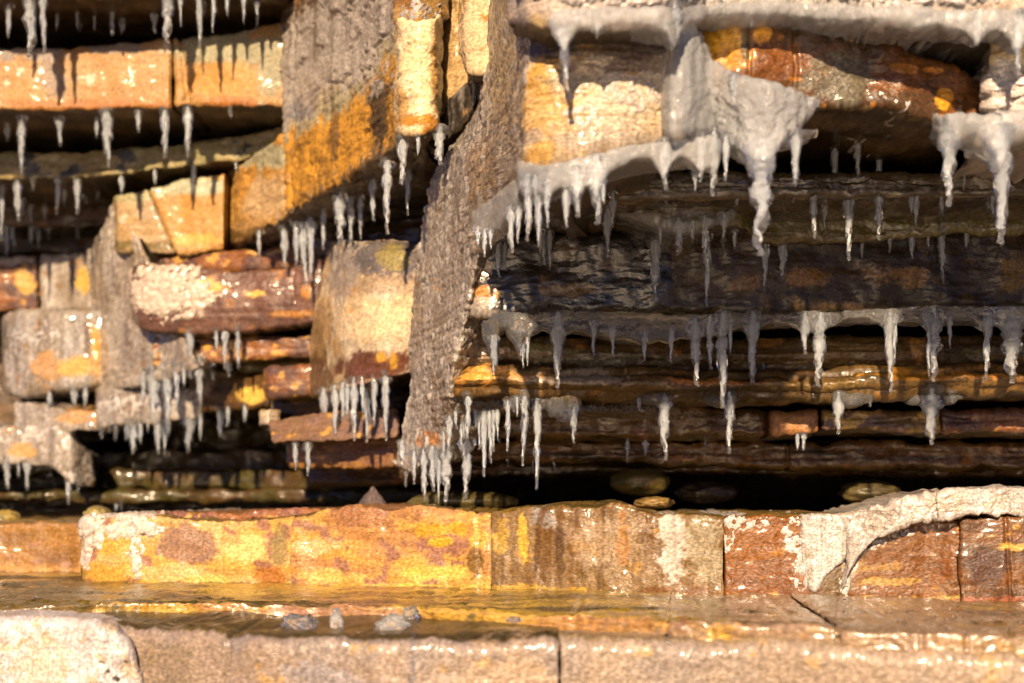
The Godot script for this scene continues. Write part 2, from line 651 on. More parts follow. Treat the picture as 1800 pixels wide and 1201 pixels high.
# the same shape drawn in round its own axis, and cut off before the tip
func core_mesh(shell: ArrayMesh, narrow: float, reach: float) -> ArrayMesh:
	var arrays := shell.surface_get_arrays(0)
	var v: PackedVector3Array = arrays[Mesh.ARRAY_VERTEX]
	var low := 0.0
	var high := 0.0
	for p in v:
		low = minf(low, p.y)
		high = maxf(high, p.y)
	var sums := {}
	for p in v:
		var k := snappedf(p.y, 0.00001)
		var q: Array = sums.get(k, [Vector3.ZERO, 0])
		sums[k] = [q[0] + p, q[1] + 1]
	for i in v.size():
		var q: Array = sums[snappedf(v[i].y, 0.00001)]
		var mid: Vector3 = q[0] / float(q[1])
		var n := narrow * (0.9 + 0.25 * nz.get_noise_2d(v[i].y * 60.0, mid.x * 40.0 + mid.z * 31.0))
		n *= 0.35 + 0.65 * smooth_edge(0.0, 0.22, v[i].y / low)
		var w := mid + (v[i] - mid) * n
		w.y = (v[i].y - 0.0) * reach - 0.001 if v[i].y < 0.0 else v[i].y * 0.6 - 0.001
		v[i] = w
	arrays[Mesh.ARRAY_VERTEX] = v
	var tool := SurfaceTool.new()
	tool.create_from_arrays(arrays)
	tool.generate_normals()
	return tool.commit()


const ORD := ["first", "second", "third", "fourth", "fifth", "sixth", "seventh", "eighth", "ninth", "tenth", "eleventh", "twelfth", "thirteenth", "fourteenth", "fifteenth", "sixteenth", "seventeenth", "eighteenth", "nineteenth", "twentieth", "twenty-first", "twenty-second", "twenty-third", "twenty-fourth", "twenty-fifth", "twenty-sixth"]


# a row of icicles under one edge: five numbers each (bearing, rise of the root, rise of the tip, width, distance)
func icicle_row(place: String, group: String, data: Array, mat := "ice") -> void:
	var each := []
	for k in range(0, data.size(), 5):
		each.append(data.slice(k, k + 5))
	each.sort_custom(func(a, b): return a[0] < b[0])
	for k in each.size():
		var e: Array = each[k]
		var d: float = e[4]
		var px: float = e[2] - e[1]
		var root := rock_at(e[0], maxf(e[1] - 3.0, -60.0))
		if root > 0.0 and absf(root - d) < 0.45:
			d = root + 0.003 + e[3] * 0.5 * root / 2500.0 * 1.15
		var o := MeshInstance3D.new()
		o.name = numbered("icicle")
		var m := icicle_mesh((px + 4.0) * d / 2500.0, e[3] * 0.58 * d / 2500.0, px, 0.28, e[0] * 0.113 + e[1] * 0.037)
		m.surface_set_material(0, M[mat])
		o.mesh = m
		o.position = survey(e[0], e[1] - 4.0, d)
		add_child(o)
		if px > 24.0:      # the white, bubbly heart of the icicle; the tip stays clear
			var core := MeshInstance3D.new()
			core.name = "milky_core"
			core.mesh = core_mesh(m, 0.70, 0.86)
			core.mesh.surface_set_material(0, M.core_ice)
			o.add_child(core)
		var size := "tiny" if px < 28 else "short" if px < 60 else "slender" if px < 105 else "long"
		tag(o, "%s icicle, %s from left %s" % [size, ORD[mini(k, ORD.size() - 1)], place], "icicle", group)


# ---- rock colours (linear, dry to wet sandstone) ----------------------------------------------------------------------
const OCHRE := Color(0.50, 0.27, 0.065)
const ORANGE := Color(0.48, 0.20, 0.03)
const TAN := Color(0.50, 0.37, 0.21)
const PALE := Color(0.55, 0.46, 0.34)
const KHAKI := Color(0.33, 0.30, 0.16)
const OLIVE := Color(0.115, 0.095, 0.022)
const RUST := Color(0.22, 0.085, 0.025)
const PLUM := Color(0.105, 0.055, 0.045)
const UMBER := Color(0.080, 0.042, 0.011)
const INK := Color(0.022, 0.018, 0.016)
const YELLOW := Color(0.56, 0.31, 0.05)
const FILM := Color(0.40, 0.35, 0.30)     # grey glaze of ice over rock
const GREYICE := Color(0.27, 0.25, 0.24)
const PINKGREY := Color(0.42, 0.33, 0.26)
const FROST := Color(0.64, 0.60, 0.57)


func look(A: Color, B: Color, C: Color, D: Color, chip: float, band: float, f: Vector3, more := {}) -> Dictionary:
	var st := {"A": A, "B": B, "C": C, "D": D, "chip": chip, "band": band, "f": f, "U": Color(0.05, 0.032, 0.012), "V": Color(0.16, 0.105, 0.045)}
	st.merge(more, true)
	return st


func ochre(more := {}) -> Dictionary:
	return look(OCHRE, Color(0.46, 0.29, 0.11), PALE, UMBER, 0.42, 0.18, Vector3(4, 12, 9), more)

func rusty(more := {}) -> Dictionary:
	return look(PLUM, RUST, OCHRE, INK, 0.30, 0.4, Vector3(9, 14, 16), more)

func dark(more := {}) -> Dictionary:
	return look(Color(0.055, 0.03, 0.009), Color(0.11, 0.056, 0.015), RUST, INK, 0.40, 0.5, Vector3(3, 30, 10), more)

func olive(more := {}) -> Dictionary:
	return look(OLIVE, Color(0.16, 0.12, 0.035), KHAKI, UMBER, 0.42, 0.5, Vector3(3, 26, 9), more)

func glaze(more := {}) -> Dictionary:
	return look(Color(0.23, 0.185, 0.14), Color(0.36, 0.32, 0.28), Color(0.30, 0.18, 0.075), Color(0.09, 0.066, 0.045), 0.40, 0.0, Vector3(7, 3, 11), {"streak": 0.6, "S": Color(0.46, 0.43, 0.40), "flute": 0.0045, "lam": 0.0, "rough": 0.007, "fine": 0.002}.merged(more, true))

func yellow(more := {}) -> Dictionary:
	return look(YELLOW, Color(0.52, 0.27, 0.06), Color(0.30, 0.15, 0.09), UMBER, 0.26, 0.25, Vector3(4, 16, 13), more)

func pink(more := {}) -> Dictionary:
	return look(PINKGREY, Color(0.36, 0.30, 0.26), Color(0.52, 0.38, 0.20), Color(0.2, 0.15, 0.11), 0.34, 0.1, Vector3(6, 6, 12), more)


func stone(line: Array, back: float, st: Dictionary, mat := "wet", label := "") -> MeshInstance3D:
	var o := bed(cliff, "rock_block", line, back, st, M[mat])
	if label != "":
		o.set_meta("label", label)
	return o


func ledge_stone(line: Array, back: float, st: Dictionary, mat := "wet", label := "") -> MeshInstance3D:
	var o := bed(shelf, "rock_block", line, back, st, M[mat])
	if label != "":
		o.set_meta("label", label)
	return o


func ice(called: String, label: String, category: String, line: Array, back: float, st: Dictionary, mat := "milky_ice", group := "") -> MeshInstance3D:
	var s := {"ice": true, "r": 0.008, "edge": 0.004, "endr": 0.02, "facet": 0.0, "rough": 0.006, "lam": 0.0, "fine": 0.0018, "ripple": 0.003, "nb": 5, "nt": 3}
	s.merge(st, true)
	if mat == "frost":
		s.erase("ice")
		s = look(Color(0.56, 0.51, 0.48), Color(0.44, 0.40, 0.375), Color(0.64, 0.60, 0.58), Color(0.34, 0.29, 0.26), 0.25, 0.0, Vector3(9, 9, 22), s)
	var o := bed(self, called, line, back, s, M[mat])
	tag(o, label, category, group)
	return o


func _ready() -> void:
	rng.seed = 11
	near_rock.resize(400 * 280)
	nz.noise_type = FastNoiseLite.TYPE_SIMPLEX_SMOOTH
	nz.frequency = 1.0
	nz.fractal_octaves = 3
	ns.noise_type = FastNoiseLite.TYPE_SIMPLEX_SMOOTH
	ns.frequency = 1.0
	ns.fractal_type = FastNoiseLite.FRACTAL_NONE
	nstep.noise_type = FastNoiseLite.TYPE_CELLULAR
	nstep.cellular_return_type = FastNoiseLite.RETURN_CELL_VALUE
	nstep.frequency = 1.0
	nstep.fractal_type = FastNoiseLite.FRACTAL_NONE
	ncell.noise_type = FastNoiseLite.TYPE_CELLULAR
	ncell.frequency = 1.0
	ncell.fractal_type = FastNoiseLite.FRACTAL_NONE

	# camera: level tripod, lens shifted upwards, focused on the front row of icicles
	var cam := Camera3D.new()
	cam.name = "camera"
	cam.projection = Camera3D.PROJECTION_FRUSTUM
	cam.near = 0.5
	cam.far = 400.0
	cam.size = 1201.0 / 2500.0 * cam.near
	cam.frustum_offset = Vector2(0.0, 269.5 / 2500.0 * cam.near)
	cam.position = Vector3(0, EYE, 0)
	var att := CameraAttributesPhysical.new()
	att.frustum_near = 0.5
	att.frustum_far = 400.0
	att.frustum_focus_distance = 2.52
	att.frustum_focal_length = 50.0
	att.exposure_aperture = 2.8
	cam.attributes = att
	add_child(cam)
	cam.make_current()

	# sky, sun, exposure
	var we := WorldEnvironment.new()
	we.name = "environment"
	var env := Environment.new()
	env.background_mode = Environment.BG_SKY
	var sky := Sky.new()
	var sm := ProceduralSkyMaterial.new()
	sm.sky_top_color = Color(0.25, 0.42, 0.76)
	sm.sky_horizon_color = Color(0.52, 0.66, 0.88)
	sm.sky_curve = 0.12
	sm.ground_bottom_color = Color(0.32, 0.28, 0.22)
	sm.ground_horizon_color = Color(0.60, 0.60, 0.58)
	sky.sky_material = sm
	env.sky = sky
	env.background_energy_multiplier = 0.34
	env.tonemap_mode = Environment.TONE_MAPPER_LINEAR
	env.tonemap_exposure = 2.85
	env.sdfgi_enabled = true
	env.ssao_enabled = true
	env.ssil_enabled = true
	we.environment = env
	add_child(we)
	var sun := DirectionalLight3D.new()
	sun.name = "sun"
	sun.light_color = Color(1.0, 0.87, 0.71)
	sun.light_energy = 1.6
	sun.light_angular_distance = 1.6
	sun.shadow_enabled = true
	add_child(sun)
	var elevation := deg_to_rad(26.0)
	var turn := deg_to_rad(-9.0)
	sun.look_at_from_position(Vector3(sin(turn) * cos(elevation), sin(elevation), cos(turn) * cos(elevation)) * 20.0, Vector3.ZERO)

	make_materials()
	build_setting()
	build_right()
	build_middle()
	build_left()
	build_shelf()
	build_ice()
	build_icicles()
	build_stubs()
	build_small()


func build_setting() -> void:
	# the beach in front of the cliff, running out to the horizon
	var tool := SurfaceTool.new()
	tool.begin(Mesh.PRIMITIVE_TRIANGLES)
	var xs := [-200.0, -40.0, -10.0, -4.0, -2.0, -1.0, 0.0, 1.0, 2.0, 4.0, 10.0, 40.0, 200.0]
	var zs := [-8.0, -5.0, -3.0, -2.0, -1.0, 0.0, 1.0, 2.0, 4.0, 8.0, 20.0, 60.0, 200.0]
	for z in zs:
		for x in xs:
			var h: float = 0.05 * nz.get_noise_2d(x * 0.6, z * 0.6)
			var t: float = 1.0 + 0.3 * nz.get_noise_2d(x * 0.9 + 5.0, z * 0.9)
			tool.set_color(Color(0.27 * t, 0.215 * t, 0.15 * t))
			tool.add_vertex(Vector3(x, h, z))
	var w := xs.size()
	for i in zs.size() - 1:
		for j in w - 1:
			var a := i * w + j
			for q in [a, a + 1, a + w, a + 1, a + w + 1, a + w]:
				tool.add_index(q)
	tool.generate_normals()
	var g := MeshInstance3D.new()
	g.name = "ground"
	g.mesh = tool.commit()
	g.mesh.surface_set_material(0, M.dry)
	g.set_meta("kind", "structure")
	add_child(g)
	cliff = Node3D.new()
	cliff.name = "cliff"
	cliff.set_meta("kind", "structure")
	add_child(cliff)
	shelf = Node3D.new()
	shelf.name = "rock_shelf"
	shelf.set_meta("kind", "structure")
	add_child(shelf)
	# the body of the cliff behind the beds, and the overhang above the frame
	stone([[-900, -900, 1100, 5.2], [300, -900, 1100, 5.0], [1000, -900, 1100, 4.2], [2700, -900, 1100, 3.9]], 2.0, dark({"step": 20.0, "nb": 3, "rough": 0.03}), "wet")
	stone([[-900, -1500, -420, 3.1], [300, -1500, -430, 3.1], [640, -1500, -440, 3.0]], 2.4, ochre({"step": 16.0, "nb": 5}), "dry")
	stone([[905, -1500, -120, 2.2], [1000, -1500, -125, 2.0], [2700, -1500, -125, 1.9]], 3.0, ochre({"step": 16.0, "nb": 5}), "dry")


# ---- the near, right-hand overhang ------------------------------------------------------------------------------------
func build_right() -> void:
	stone([[890, -140, 40, 2.05], [930, -140, 48, 1.98], [1010, -140, 52, 1.95], [1170, -140, 42, 1.96], [1240, -140, 16, 2.06], [1400, -140, 14, 2.07], [1500, -140, 30, 2.04], [1640, -140, 36, 2.02], [2750, -140, 50, 2.0]], 0.7,
		pink({"r": 0.02, "frost": [[1400, 0, 560, 46, 1.0, 0.5]], "thick": 0.012, "U": Color(0.09, 0.065, 0.045), "V": Color(0.22, 0.18, 0.14)}), "dry", "uppermost ledge with icy white edge")
	stone([[912, 30, 300, 2.2], [925, 32, 304, 2.07], [1000, 34, 298, 2.03], [1090, 34, 278, 2.03], [1185, 34, 262, 2.06]], 0.75,
		look(PALE, TAN, Color(0.50, 0.30, 0.09), UMBER, 0.25, 0.15, Vector3(6, 7, 10), {"r": 0.03, "step": 3.2,
			"paint": [[1040, 60, 150, 28, Color(0.07, 0.045, 0.03), 0.9, 0.6], [1080, 100, 110, 26, Color(0.16, 0.10, 0.07), 0.75, 0.9], [950, 130, 22, 60, YELLOW, 0.7, 0.6], [960, 215, 60, 50, Color(0.55, 0.33, 0.10), 0.7, 0.8], [1010, 130, 60, 26, Color(0.3, 0.28, 0.2), 0.6, 0.8], [1050, 275, 160, 26, Color(0.30, 0.25, 0.2), 0.7, 0.8]],
			"frost": [[1105, 170, 62, 62, 1.0, 0.9], [1020, 205, 60, 48, 0.75, 1.1]], "thick": 0.0045, "frost_color": Color(0.72, 0.62, 0.54)}), "wet", "pink frosted block face")
	stone([[1180, 2, 190, 2.2], [1225, 4, 190, 2.13], [1310, 8, 188, 2.11], [1400, 18, 190, 2.12], [1480, 38, 186, 2.12], [1560, 68, 190, 2.12], [1640, 98, 214, 2.13], [1745, 150, 212, 2.15]], 0.7,
		look(Color(0.075, 0.038, 0.016), Color(0.17, 0.062, 0.014), Color(0.42, 0.17, 0.025), Color(0.04, 0.03, 0.02), 0.34, 0.25, Vector3(9, 9, 15), {"r": 0.01, "step": 3.0, "lam": 0.0, "facet": 0.0016, "rough": 0.012,
			"paint": [[1265, 65, 48, 46, Color(0.62, 0.32, 0.03), 1.0, 0.4], [1275, 110, 60, 26, Color(0.5, 0.22, 0.03), 0.8, 0.6], [1470, 150, 90, 50, Color(0.13, 0.12, 0.085), 0.8, 0.9], [1660, 176, 15, 24, Color(0.62, 0.28, 0.02), 1.0, 0.15], [1340, 55, 18, 22, Color(0.6, 0.28, 0.02), 1.0, 0.5], [1395, 85, 14, 22, RUST, 0.9, 0.5], [1497, 58, 10, 10, Color(0.62, 0.36, 0.05), 1.0, 0.3], [1640, 116, 20, 8, Color(0.55, 0.22, 0.03), 1.0, 0.4], [1310, 70, 8, 50, Color(0.08, 0.06, 0.02), 0.9, 0.3]],
			"frost": [[1440, 12, 75, 28, 0.9, 1.2], [1580, 200, 80, 16, 0.5, 1.2], [1480, 45, 28, 18, 0.9, 1.2]], "joints": [[1398, 0.006], [1318, 0.004]]}), "wet", "rusty wet block with orange chips")
	stone([[1380, -20, 150, 2.42], [1600, -20, 170, 2.40], [1800, 0, 190, 2.36], [2750, 0, 190, 2.36]], 0.5, dark({"A": INK, "B": Color(0.05, 0.035, 0.02)}), "slick")
	stone([[1715, 60, 235, 2.24], [1745, 40, 236, 2.13], [1800, 30, 238, 2.09], [2750, 20, 245, 2.07]], 0.65,
		look(TAN, PALE, OCHRE, UMBER, 0.3, 0.2, Vector3(7, 7, 12), {"r": 0.025, "frost": [[1780, 170, 75, 85, 1.0, 0.8], [1880, 180, 80, 90, 1.0, 0.8]], "thick": 0.014, "frost_color": Color(0.74, 0.66, 0.60)}), "wet", "frosted block end")
	# the stepped underside
	stone([[880, 300, 372, 2.38], [1000, 300, 362, 2.34], [1300, 300, 350, 2.36], [2750, 300, 338, 2.36]], 0.6, olive({"A": Color(0.07, 0.05, 0.025), "B": Color(0.11, 0.085, 0.045)}), "slick")
	stone([[875, 340, 402, 2.52], [1000, 340, 385, 2.48], [1080, 335, 374, 2.45], [1190, 340, 410, 2.42], [1300, 340, 398, 2.45], [1340, 345, 426, 2.55], [1500, 345, 428, 2.57], [1700, 345, 412, 2.57], [2750, 345, 402, 2.57]], 0.5,
		olive({"r": 0.012, "V": Color(0.2, 0.16, 0.09), "paint": [[1500, 395, 400, 30, Color(0.17, 0.15, 0.04), 0.8, 0.5], [1185, 385, 110, 25, Color(0.30, 0.25, 0.18), 0.8, 0.5]]}), "slick", "olive step under the overhang")
	# black wet bed
	stone([[795, 436, 556, 2.86], [812, 430, 560, 2.64], [840, 420, 560, 2.58], [900, 412, 557, 2.57], [1000, 408, 552, 2.58], [1180, 409, 554, 2.58]], 0.7,
		look(Color(0.012, 0.011, 0.011), Color(0.028, 0.019, 0.012), Color(0.08, 0.045, 0.014), INK, 0.32, 0.2, Vector3(4, 12, 12), {"r": 0.016, "rough": 0.010, "lam": 0.0, "facet": 0.0, "fine": 0.0004, "wave": 0.0026, "endr": 0.001, "slope": 0.0, "step": 2.6,
			"paint": [[1420, 495, 40, 28, Color(0.24, 0.125, 0.03), 0.9, 0.8], [1575, 490, 55, 26, Color(0.22, 0.11, 0.025), 0.9, 0.9], [1310, 505, 26, 20, Color(0.18, 0.09, 0.025), 0.8, 0.9], [1790, 490, 30, 40, Color(0.2, 0.12, 0.03), 0.8, 0.9], [1000, 520, 60, 14, Color(0.22, 0.13, 0.03), 0.7, 0.9], [855, 525, 26, 26, Color(0.5, 0.25, 0.07), 1.0, 0.5], [840, 470, 30, 34, Color(0.38, 0.27, 0.17), 0.9, 0.7], [830, 550, 50, 20, FILM, 0.8, 0.7]],
			"frost": [[1715, 470, 30, 40, 0.55, 1.5], [1480, 470, 40, 40, 0.28, 1.6], [820, 500, 26, 60, 0.45, 1.3]], "thick": 0.003, "frost_color": Color(0.30, 0.29, 0.29), "V": Color(0.17, 0.13, 0.075)}), "slick", "glossy black wet bed")
	stone([[1170, 409, 554, 2.588], [1300, 410, 556, 2.58], [1600, 404, 546, 2.59], [2750, 390, 536, 2.59]], 0.7,
		look(Color(0.030, 0.019, 0.010), Color(0.06, 0.033, 0.011), Color(0.08, 0.045, 0.014), INK, 0.32, 0.2, Vector3(4, 12, 12), {"r": 0.016, "rough": 0.010, "lam": 0.0, "facet": 0.0, "fine": 0.0004, "wave": 0.0016, "endr": 0.001, "slope": 0.0, "step": 2.6,
			"paint": [[1420, 495, 40, 28, Color(0.24, 0.125, 0.03), 0.9, 0.8], [1575, 490, 55, 26, Color(0.22, 0.11, 0.025), 0.9, 0.9], [1310, 505, 26, 20, Color(0.18, 0.09, 0.025), 0.8, 0.9], [1790, 490, 30, 40, Color(0.2, 0.12, 0.03), 0.8, 0.9], [1000, 520, 60, 14, Color(0.22, 0.13, 0.03), 0.7, 0.9], [855, 525, 26, 26, Color(0.5, 0.25, 0.07), 1.0, 0.5], [840, 470, 30, 34, Color(0.38, 0.27, 0.17), 0.9, 0.7], [830, 550, 50, 20, FILM, 0.8, 0.7]],
			"frost": [[1715, 470, 30, 40, 0.55, 1.5], [1480, 470, 40, 40, 0.28, 1.6], [820, 500, 26, 60, 0.45, 1.3]], "thick": 0.003, "frost_color": Color(0.30, 0.29, 0.29), "V": Color(0.17, 0.13, 0.075)}), "wet", "dark brown stained end of the black bed")
	# laminated beds below it
	var nose := look(Color(0.15, 0.085, 0.025), Color(0.085, 0.05, 0.016), Color(0.36, 0.17, 0.04), Color(0.03, 0.018, 0.007), 0.34, 0.6, Vector3(2, 26, 9), {"lam": 0.0008, "facet": 0.0012, "rough": 0.012, "step": 2.8, "r": 0.012, "U": Color(0.085, 0.052, 0.014), "V": Color(0.17, 0.11, 0.035)})
	stone([[775, 604, 652, 2.92], [790, 598, 654, 2.74], [880, 594, 656, 2.71], [1200, 594, 658, 2.74], [1600, 590, 655, 2.74], [2750, 585, 650, 2.74]], 0.6,
		nose.merged({"bulge": 0.008, "paint": [[850, 612, 60, 14, Color(0.55, 0.44, 0.33), 1.0, 0.4], [1050, 640, 120, 16, Color(0.30, 0.27, 0.18), 0.7, 0.9], [960, 612, 60, 14, Color(0.25, 0.22, 0.1), 0.7, 0.8], [1740, 620, 60, 14, Color(0.24, 0.21, 0.08), 0.8, 0.8]]}, true), "wet", "laminated olive bed")
	stone([[768, 655, 690, 2.95], [785, 648, 696, 2.72], [830, 642, 696, 2.66], [950, 642, 702, 2.64], [1200, 650, 706, 2.66], [1450, 648, 704, 2.67], [1650, 640, 696, 2.66], [2750, 632, 690, 2.66]], 0.75,
		nose.merged({"bulge": 0.014, "r": 0.016, "paint": [[845, 655, 70, 17, Color(0.62, 0.30, 0.06), 1.0, 0.3], [835, 665, 30, 9, YELLOW, 1.0, 0.3], [935, 660, 50, 14, Color(0.5, 0.26, 0.1), 0.9, 0.7], [1010, 665, 90, 20, Color(0.36, 0.30, 0.23), 0.8, 0.9], [1250, 668, 100, 12, Color(0.40, 0.16, 0.03), 0.9, 0.8], [1600, 655, 90, 18, Color(0.52, 0.24, 0.03), 0.9, 0.6], [1740, 655, 90, 18, Color(0.46, 0.20, 0.03), 0.9, 0.7], [1450, 680, 120, 16, Color(0.16, 0.10, 0.03), 0.8, 0.8]]}, true), "wet", "rounded nose of the orange streaked bed")
	stone([[880, 715, 770, 2.86], [1110, 715, 772, 2.84], [1352, 715, 772, 2.82]], 0.6, dark({"lam": 0.0008, "rough": 0.015, "A": Color(0.085, 0.045, 0.010), "B": Color(0.15, 0.075, 0.016), "U": Color(0.085, 0.06, 0.014), "V": Color(0.15, 0.10, 0.025)}), "wet")
	stone([[1356, 722, 768, 2.76], [1440, 718, 765, 2.76]], 0.5, look(Color(0.34, 0.15, 0.04), Color(0.22, 0.09, 0.03), RUST, INK, 0.4, 0.1, Vector3(8, 8, 9), {"endr": 0.008}), "dry", "small orange block in the recess")
	stone([[1444, 718, 760, 2.76], [1560, 718, 758, 2.76], [1650, 720, 760, 2.77]], 0.5, look(Color(0.48, 0.30, 0.07), Color(0.16, 0.09, 0.03), PLUM, INK, 0.15, 0.4, Vector3(10, 14, 18), {"rough": 0.01}), "wet", "mottled yellow block in the recess")
	stone([[1653, 716, 764, 2.79], [2750, 712, 764, 2.78]], 0.5, rusty({"chip": 0.42}), "wet")
	stone([[700, 778, 815, 3.05], [900, 772, 812, 2.96], [1300, 776, 822, 2.95], [1560, 776, 822, 2.95], [2750, 772, 822, 2.95]], 0.6,
		look(Color(0.10, 0.048, 0.011), Color(0.17, 0.08, 0.018), Color(0.26, 0.11, 0.02), INK, 0.36, 0.7, Vector3(2, 40, 9), {"lam": 0.0008, "rough": 0.015, "U": Color(0.085, 0.055, 0.014), "V": Color(0.15, 0.10, 0.025), "joints": [[1386, 0.006]]}), "wet")
	stone([[770, 836, 925, 3.75], [900, 830, 915, 3.55], [1500, 832, 915, 3.45], [2750, 832, 915, 3.4]], 0.3, look(INK, Color(0.03, 0.02, 0.008), UMBER, INK, 0.5, 0.2, Vector3(4, 8, 9), {"step": 6.0}), "shade")  # near-black block added so the deep gap looks fully shaded
	stone([[700, 808, 842, 3.2], [1200, 812, 836, 3.15], [2750, 815, 842, 3.1]], 0.6, dark({"lam": 0.0014}), "wet")


# ---- the streaked pilaster, the bright column and the slanting joint face -----------------------------------------------
func build_middle() -> void:
	# ice-glazed corner face, near at its right edge and far at its left
	var P := glaze({"step": 1.7, "nb": 20, "r": 0.006, "edge": 0.006, "endr": 0.004, "perp": 0.8, "facet": 0.0025, "lam": 0.0012, "rime": 0.9, "thick": 0.0032, "fine": 0.003, "frost_color": Color(0.44, 0.41, 0.385), "beads": 0.004, "ripple": 0.012, "U": Color(0.14, 0.10, 0.06), "V": Color(0.34, 0.28, 0.21),
		"paint": [[765, 775, 36, 16, Color(0.42, 0.18, 0.04), 0.9, 0.7], [880, 60, 20, 160, Color(0.33, 0.24, 0.12), 0.6, 1.2], [845, 300, 30, 60, Color(0.36, 0.22, 0.09), 0.5, 1.2]]})
	stone([
		[[862, -260, 2.58], [842, 150, 2.72], [770, 290, 2.84], [742, 400, 2.95], [724, 560, 3.02], [716, 700, 3.06], [692, 815, 3.10]],
		[[880, -260, 2.38], [862, 150, 2.52], [806, 295, 2.68], [774, 410, 2.80], [752, 560, 2.88], [742, 700, 2.93], [722, 828, 2.97]],
		[[905, -260, 2.18], [886, 160, 2.32], [850, 300, 2.46], [808, 425, 2.66], [784, 560, 2.74], [768, 700, 2.80], [765, 802, 2.87]],
		[[934, -260, 2.03], [926, 160, 2.07], [915, 300, 2.14], [850, 425, 2.50], [818, 560, 2.60], [792, 690, 2.68], [814, 748, 2.76]],
		[[985, -260, 2.10], [975, 160, 2.14], [960, 288, 2.24], [905, 425, 2.64], [862, 560, 2.70], [838, 688, 2.76], [845, 746, 2.84]]], 0.06, P, "glaze", "tall ice-glazed corner face streaked grey and brown")
	stone([[694, 780, 815, 3.12], [722, 790, 826, 2.99], [766, 770, 800, 2.89], [820, 720, 748, 2.78]], 0.5, glaze({"nb": 22, "ripple": 0.014, "U": Color(0.14, 0.10, 0.06), "V": Color(0.36, 0.30, 0.22), "paint": [[765, 785, 36, 16, Color(0.42, 0.18, 0.04), 0.9, 0.7]]}), "glaze")
	stone([[800, 690, 722, 2.74], [900, 700, 726, 2.70], [1040, 705, 730, 2.72], [1200, 705, 734, 2.78]], 0.4, dark({"U": Color(0.12, 0.09, 0.05), "V": Color(0.27, 0.22, 0.16)}), "glaze")
	# bright column
	stone([[694, 18, 236, 2.82], [704, 28, 240, 2.72], [735, 30, 238, 2.68], [766, 26, 230, 2.70], [776, 20, 222, 2.8]], 0.4,
		look(Color(0.78, 0.60, 0.34), Color(0.80, 0.68, 0.46), OCHRE, Color(0.5, 0.32, 0.12), 0.5, 0.2, Vector3(5, 24, 12), {"facet": 0.002, "lam": 0.0012, "fine": 0.002, "r": 0.014, "step": 3.2, "paint": [[735, 226, 40, 14, Color(0.50, 0.22, 0.03), 1.0, 0.6], [765, 130, 8, 90, Color(0.45, 0.24, 0.05), 0.8, 0.4], [706, 190, 10, 50, OCHRE, 0.8, 0.5]]}), "wet", "bright tan column")
	stone([[690, -120, 40, 2.76], [735, -120, 44, 2.68], [790, -120, 30, 2.78]], 0.4, ochre({"frost": [[735, 30, 40, 24, 0.8, 1.2]], "paint": [[720, 10, 30, 20, RUST, 0.7, 0.8]]}), "wet")
	stone([[764, -120, 210, 2.84], [795, -120, 190, 2.80], [842, -120, 150, 2.78]], 0.4,
		look(Color(0.46, 0.30, 0.13), Color(0.40, 0.27, 0.12), Color(0.55, 0.40, 0.2), Color(0.2, 0.14, 0.06), 0.4, 0.0, Vector3(8, 3, 14), {"flute": 0.005, "streak": 0.3, "S": Color(0.5, 0.36, 0.18), "step": 3.2}), "wet", "tan fluted side of the column")
	stone([[806, -120, 90, 2.70], [822, -120, 128, 2.62], [868, -120, 130, 2.58], [900, -120, 30, 2.54]], 0.4, look(Color(0.74, 0.56, 0.32), Color(0.66, 0.50, 0.28), OCHRE, UMBER, 0.34, 0.0, Vector3(6, 5, 14), {"fine": 0.002, "facet": 0.0008}), "wet")
	stone([[770, 190, 262, 2.86], [800, 160, 232, 2.76], [836, 128, 190, 2.70]], 0.3, glaze({"A": INK, "B": Color(0.12, 0.1, 0.085), "streak": 0.5}), "glaze")
	# slanting joint face left of the column
	var Q := look(Color(0.46, 0.23, 0.045), Color(0.42, 0.25, 0.09), PALE, Color(0.09, 0.06, 0.03), 0.45, 0.0, Vector3(6, 3, 9), {"step": 3.0, "flute": 0.0012, "lam": 0.0012, "facet": 0.004, "fine": 0.0025, "rime": 0.4, "thick": 0.003, "frost_color": Color(0.40, 0.37, 0.35), "nb": 44, "ripple": 0.02, "perp": 0.75, "U": Color(0.11, 0.08, 0.05), "V": Color(0.30, 0.25, 0.19), "soft": 0.3})
	stone([[395, 300, 436, 3.98], [425, 285, 428, 3.80], [462, 262, 404, 3.66], [505, 225, 380, 3.50]], 0.9,
		Q.merged({"paint": [[410, 350, 16, 70, Color(0.50, 0.28, 0.07), 0.9, 0.5], [465, 270, 60, 26, Color(0.36, 0.36, 0.24), 0.9, 0.5], [470, 350, 40, 50, Color(0.52, 0.36, 0.19), 0.9, 0.5], [440, 420, 70, 14, UMBER, 0.8, 0.8]], "joints": [[500, 0.01]]}, true), "wet", "orange joint face")
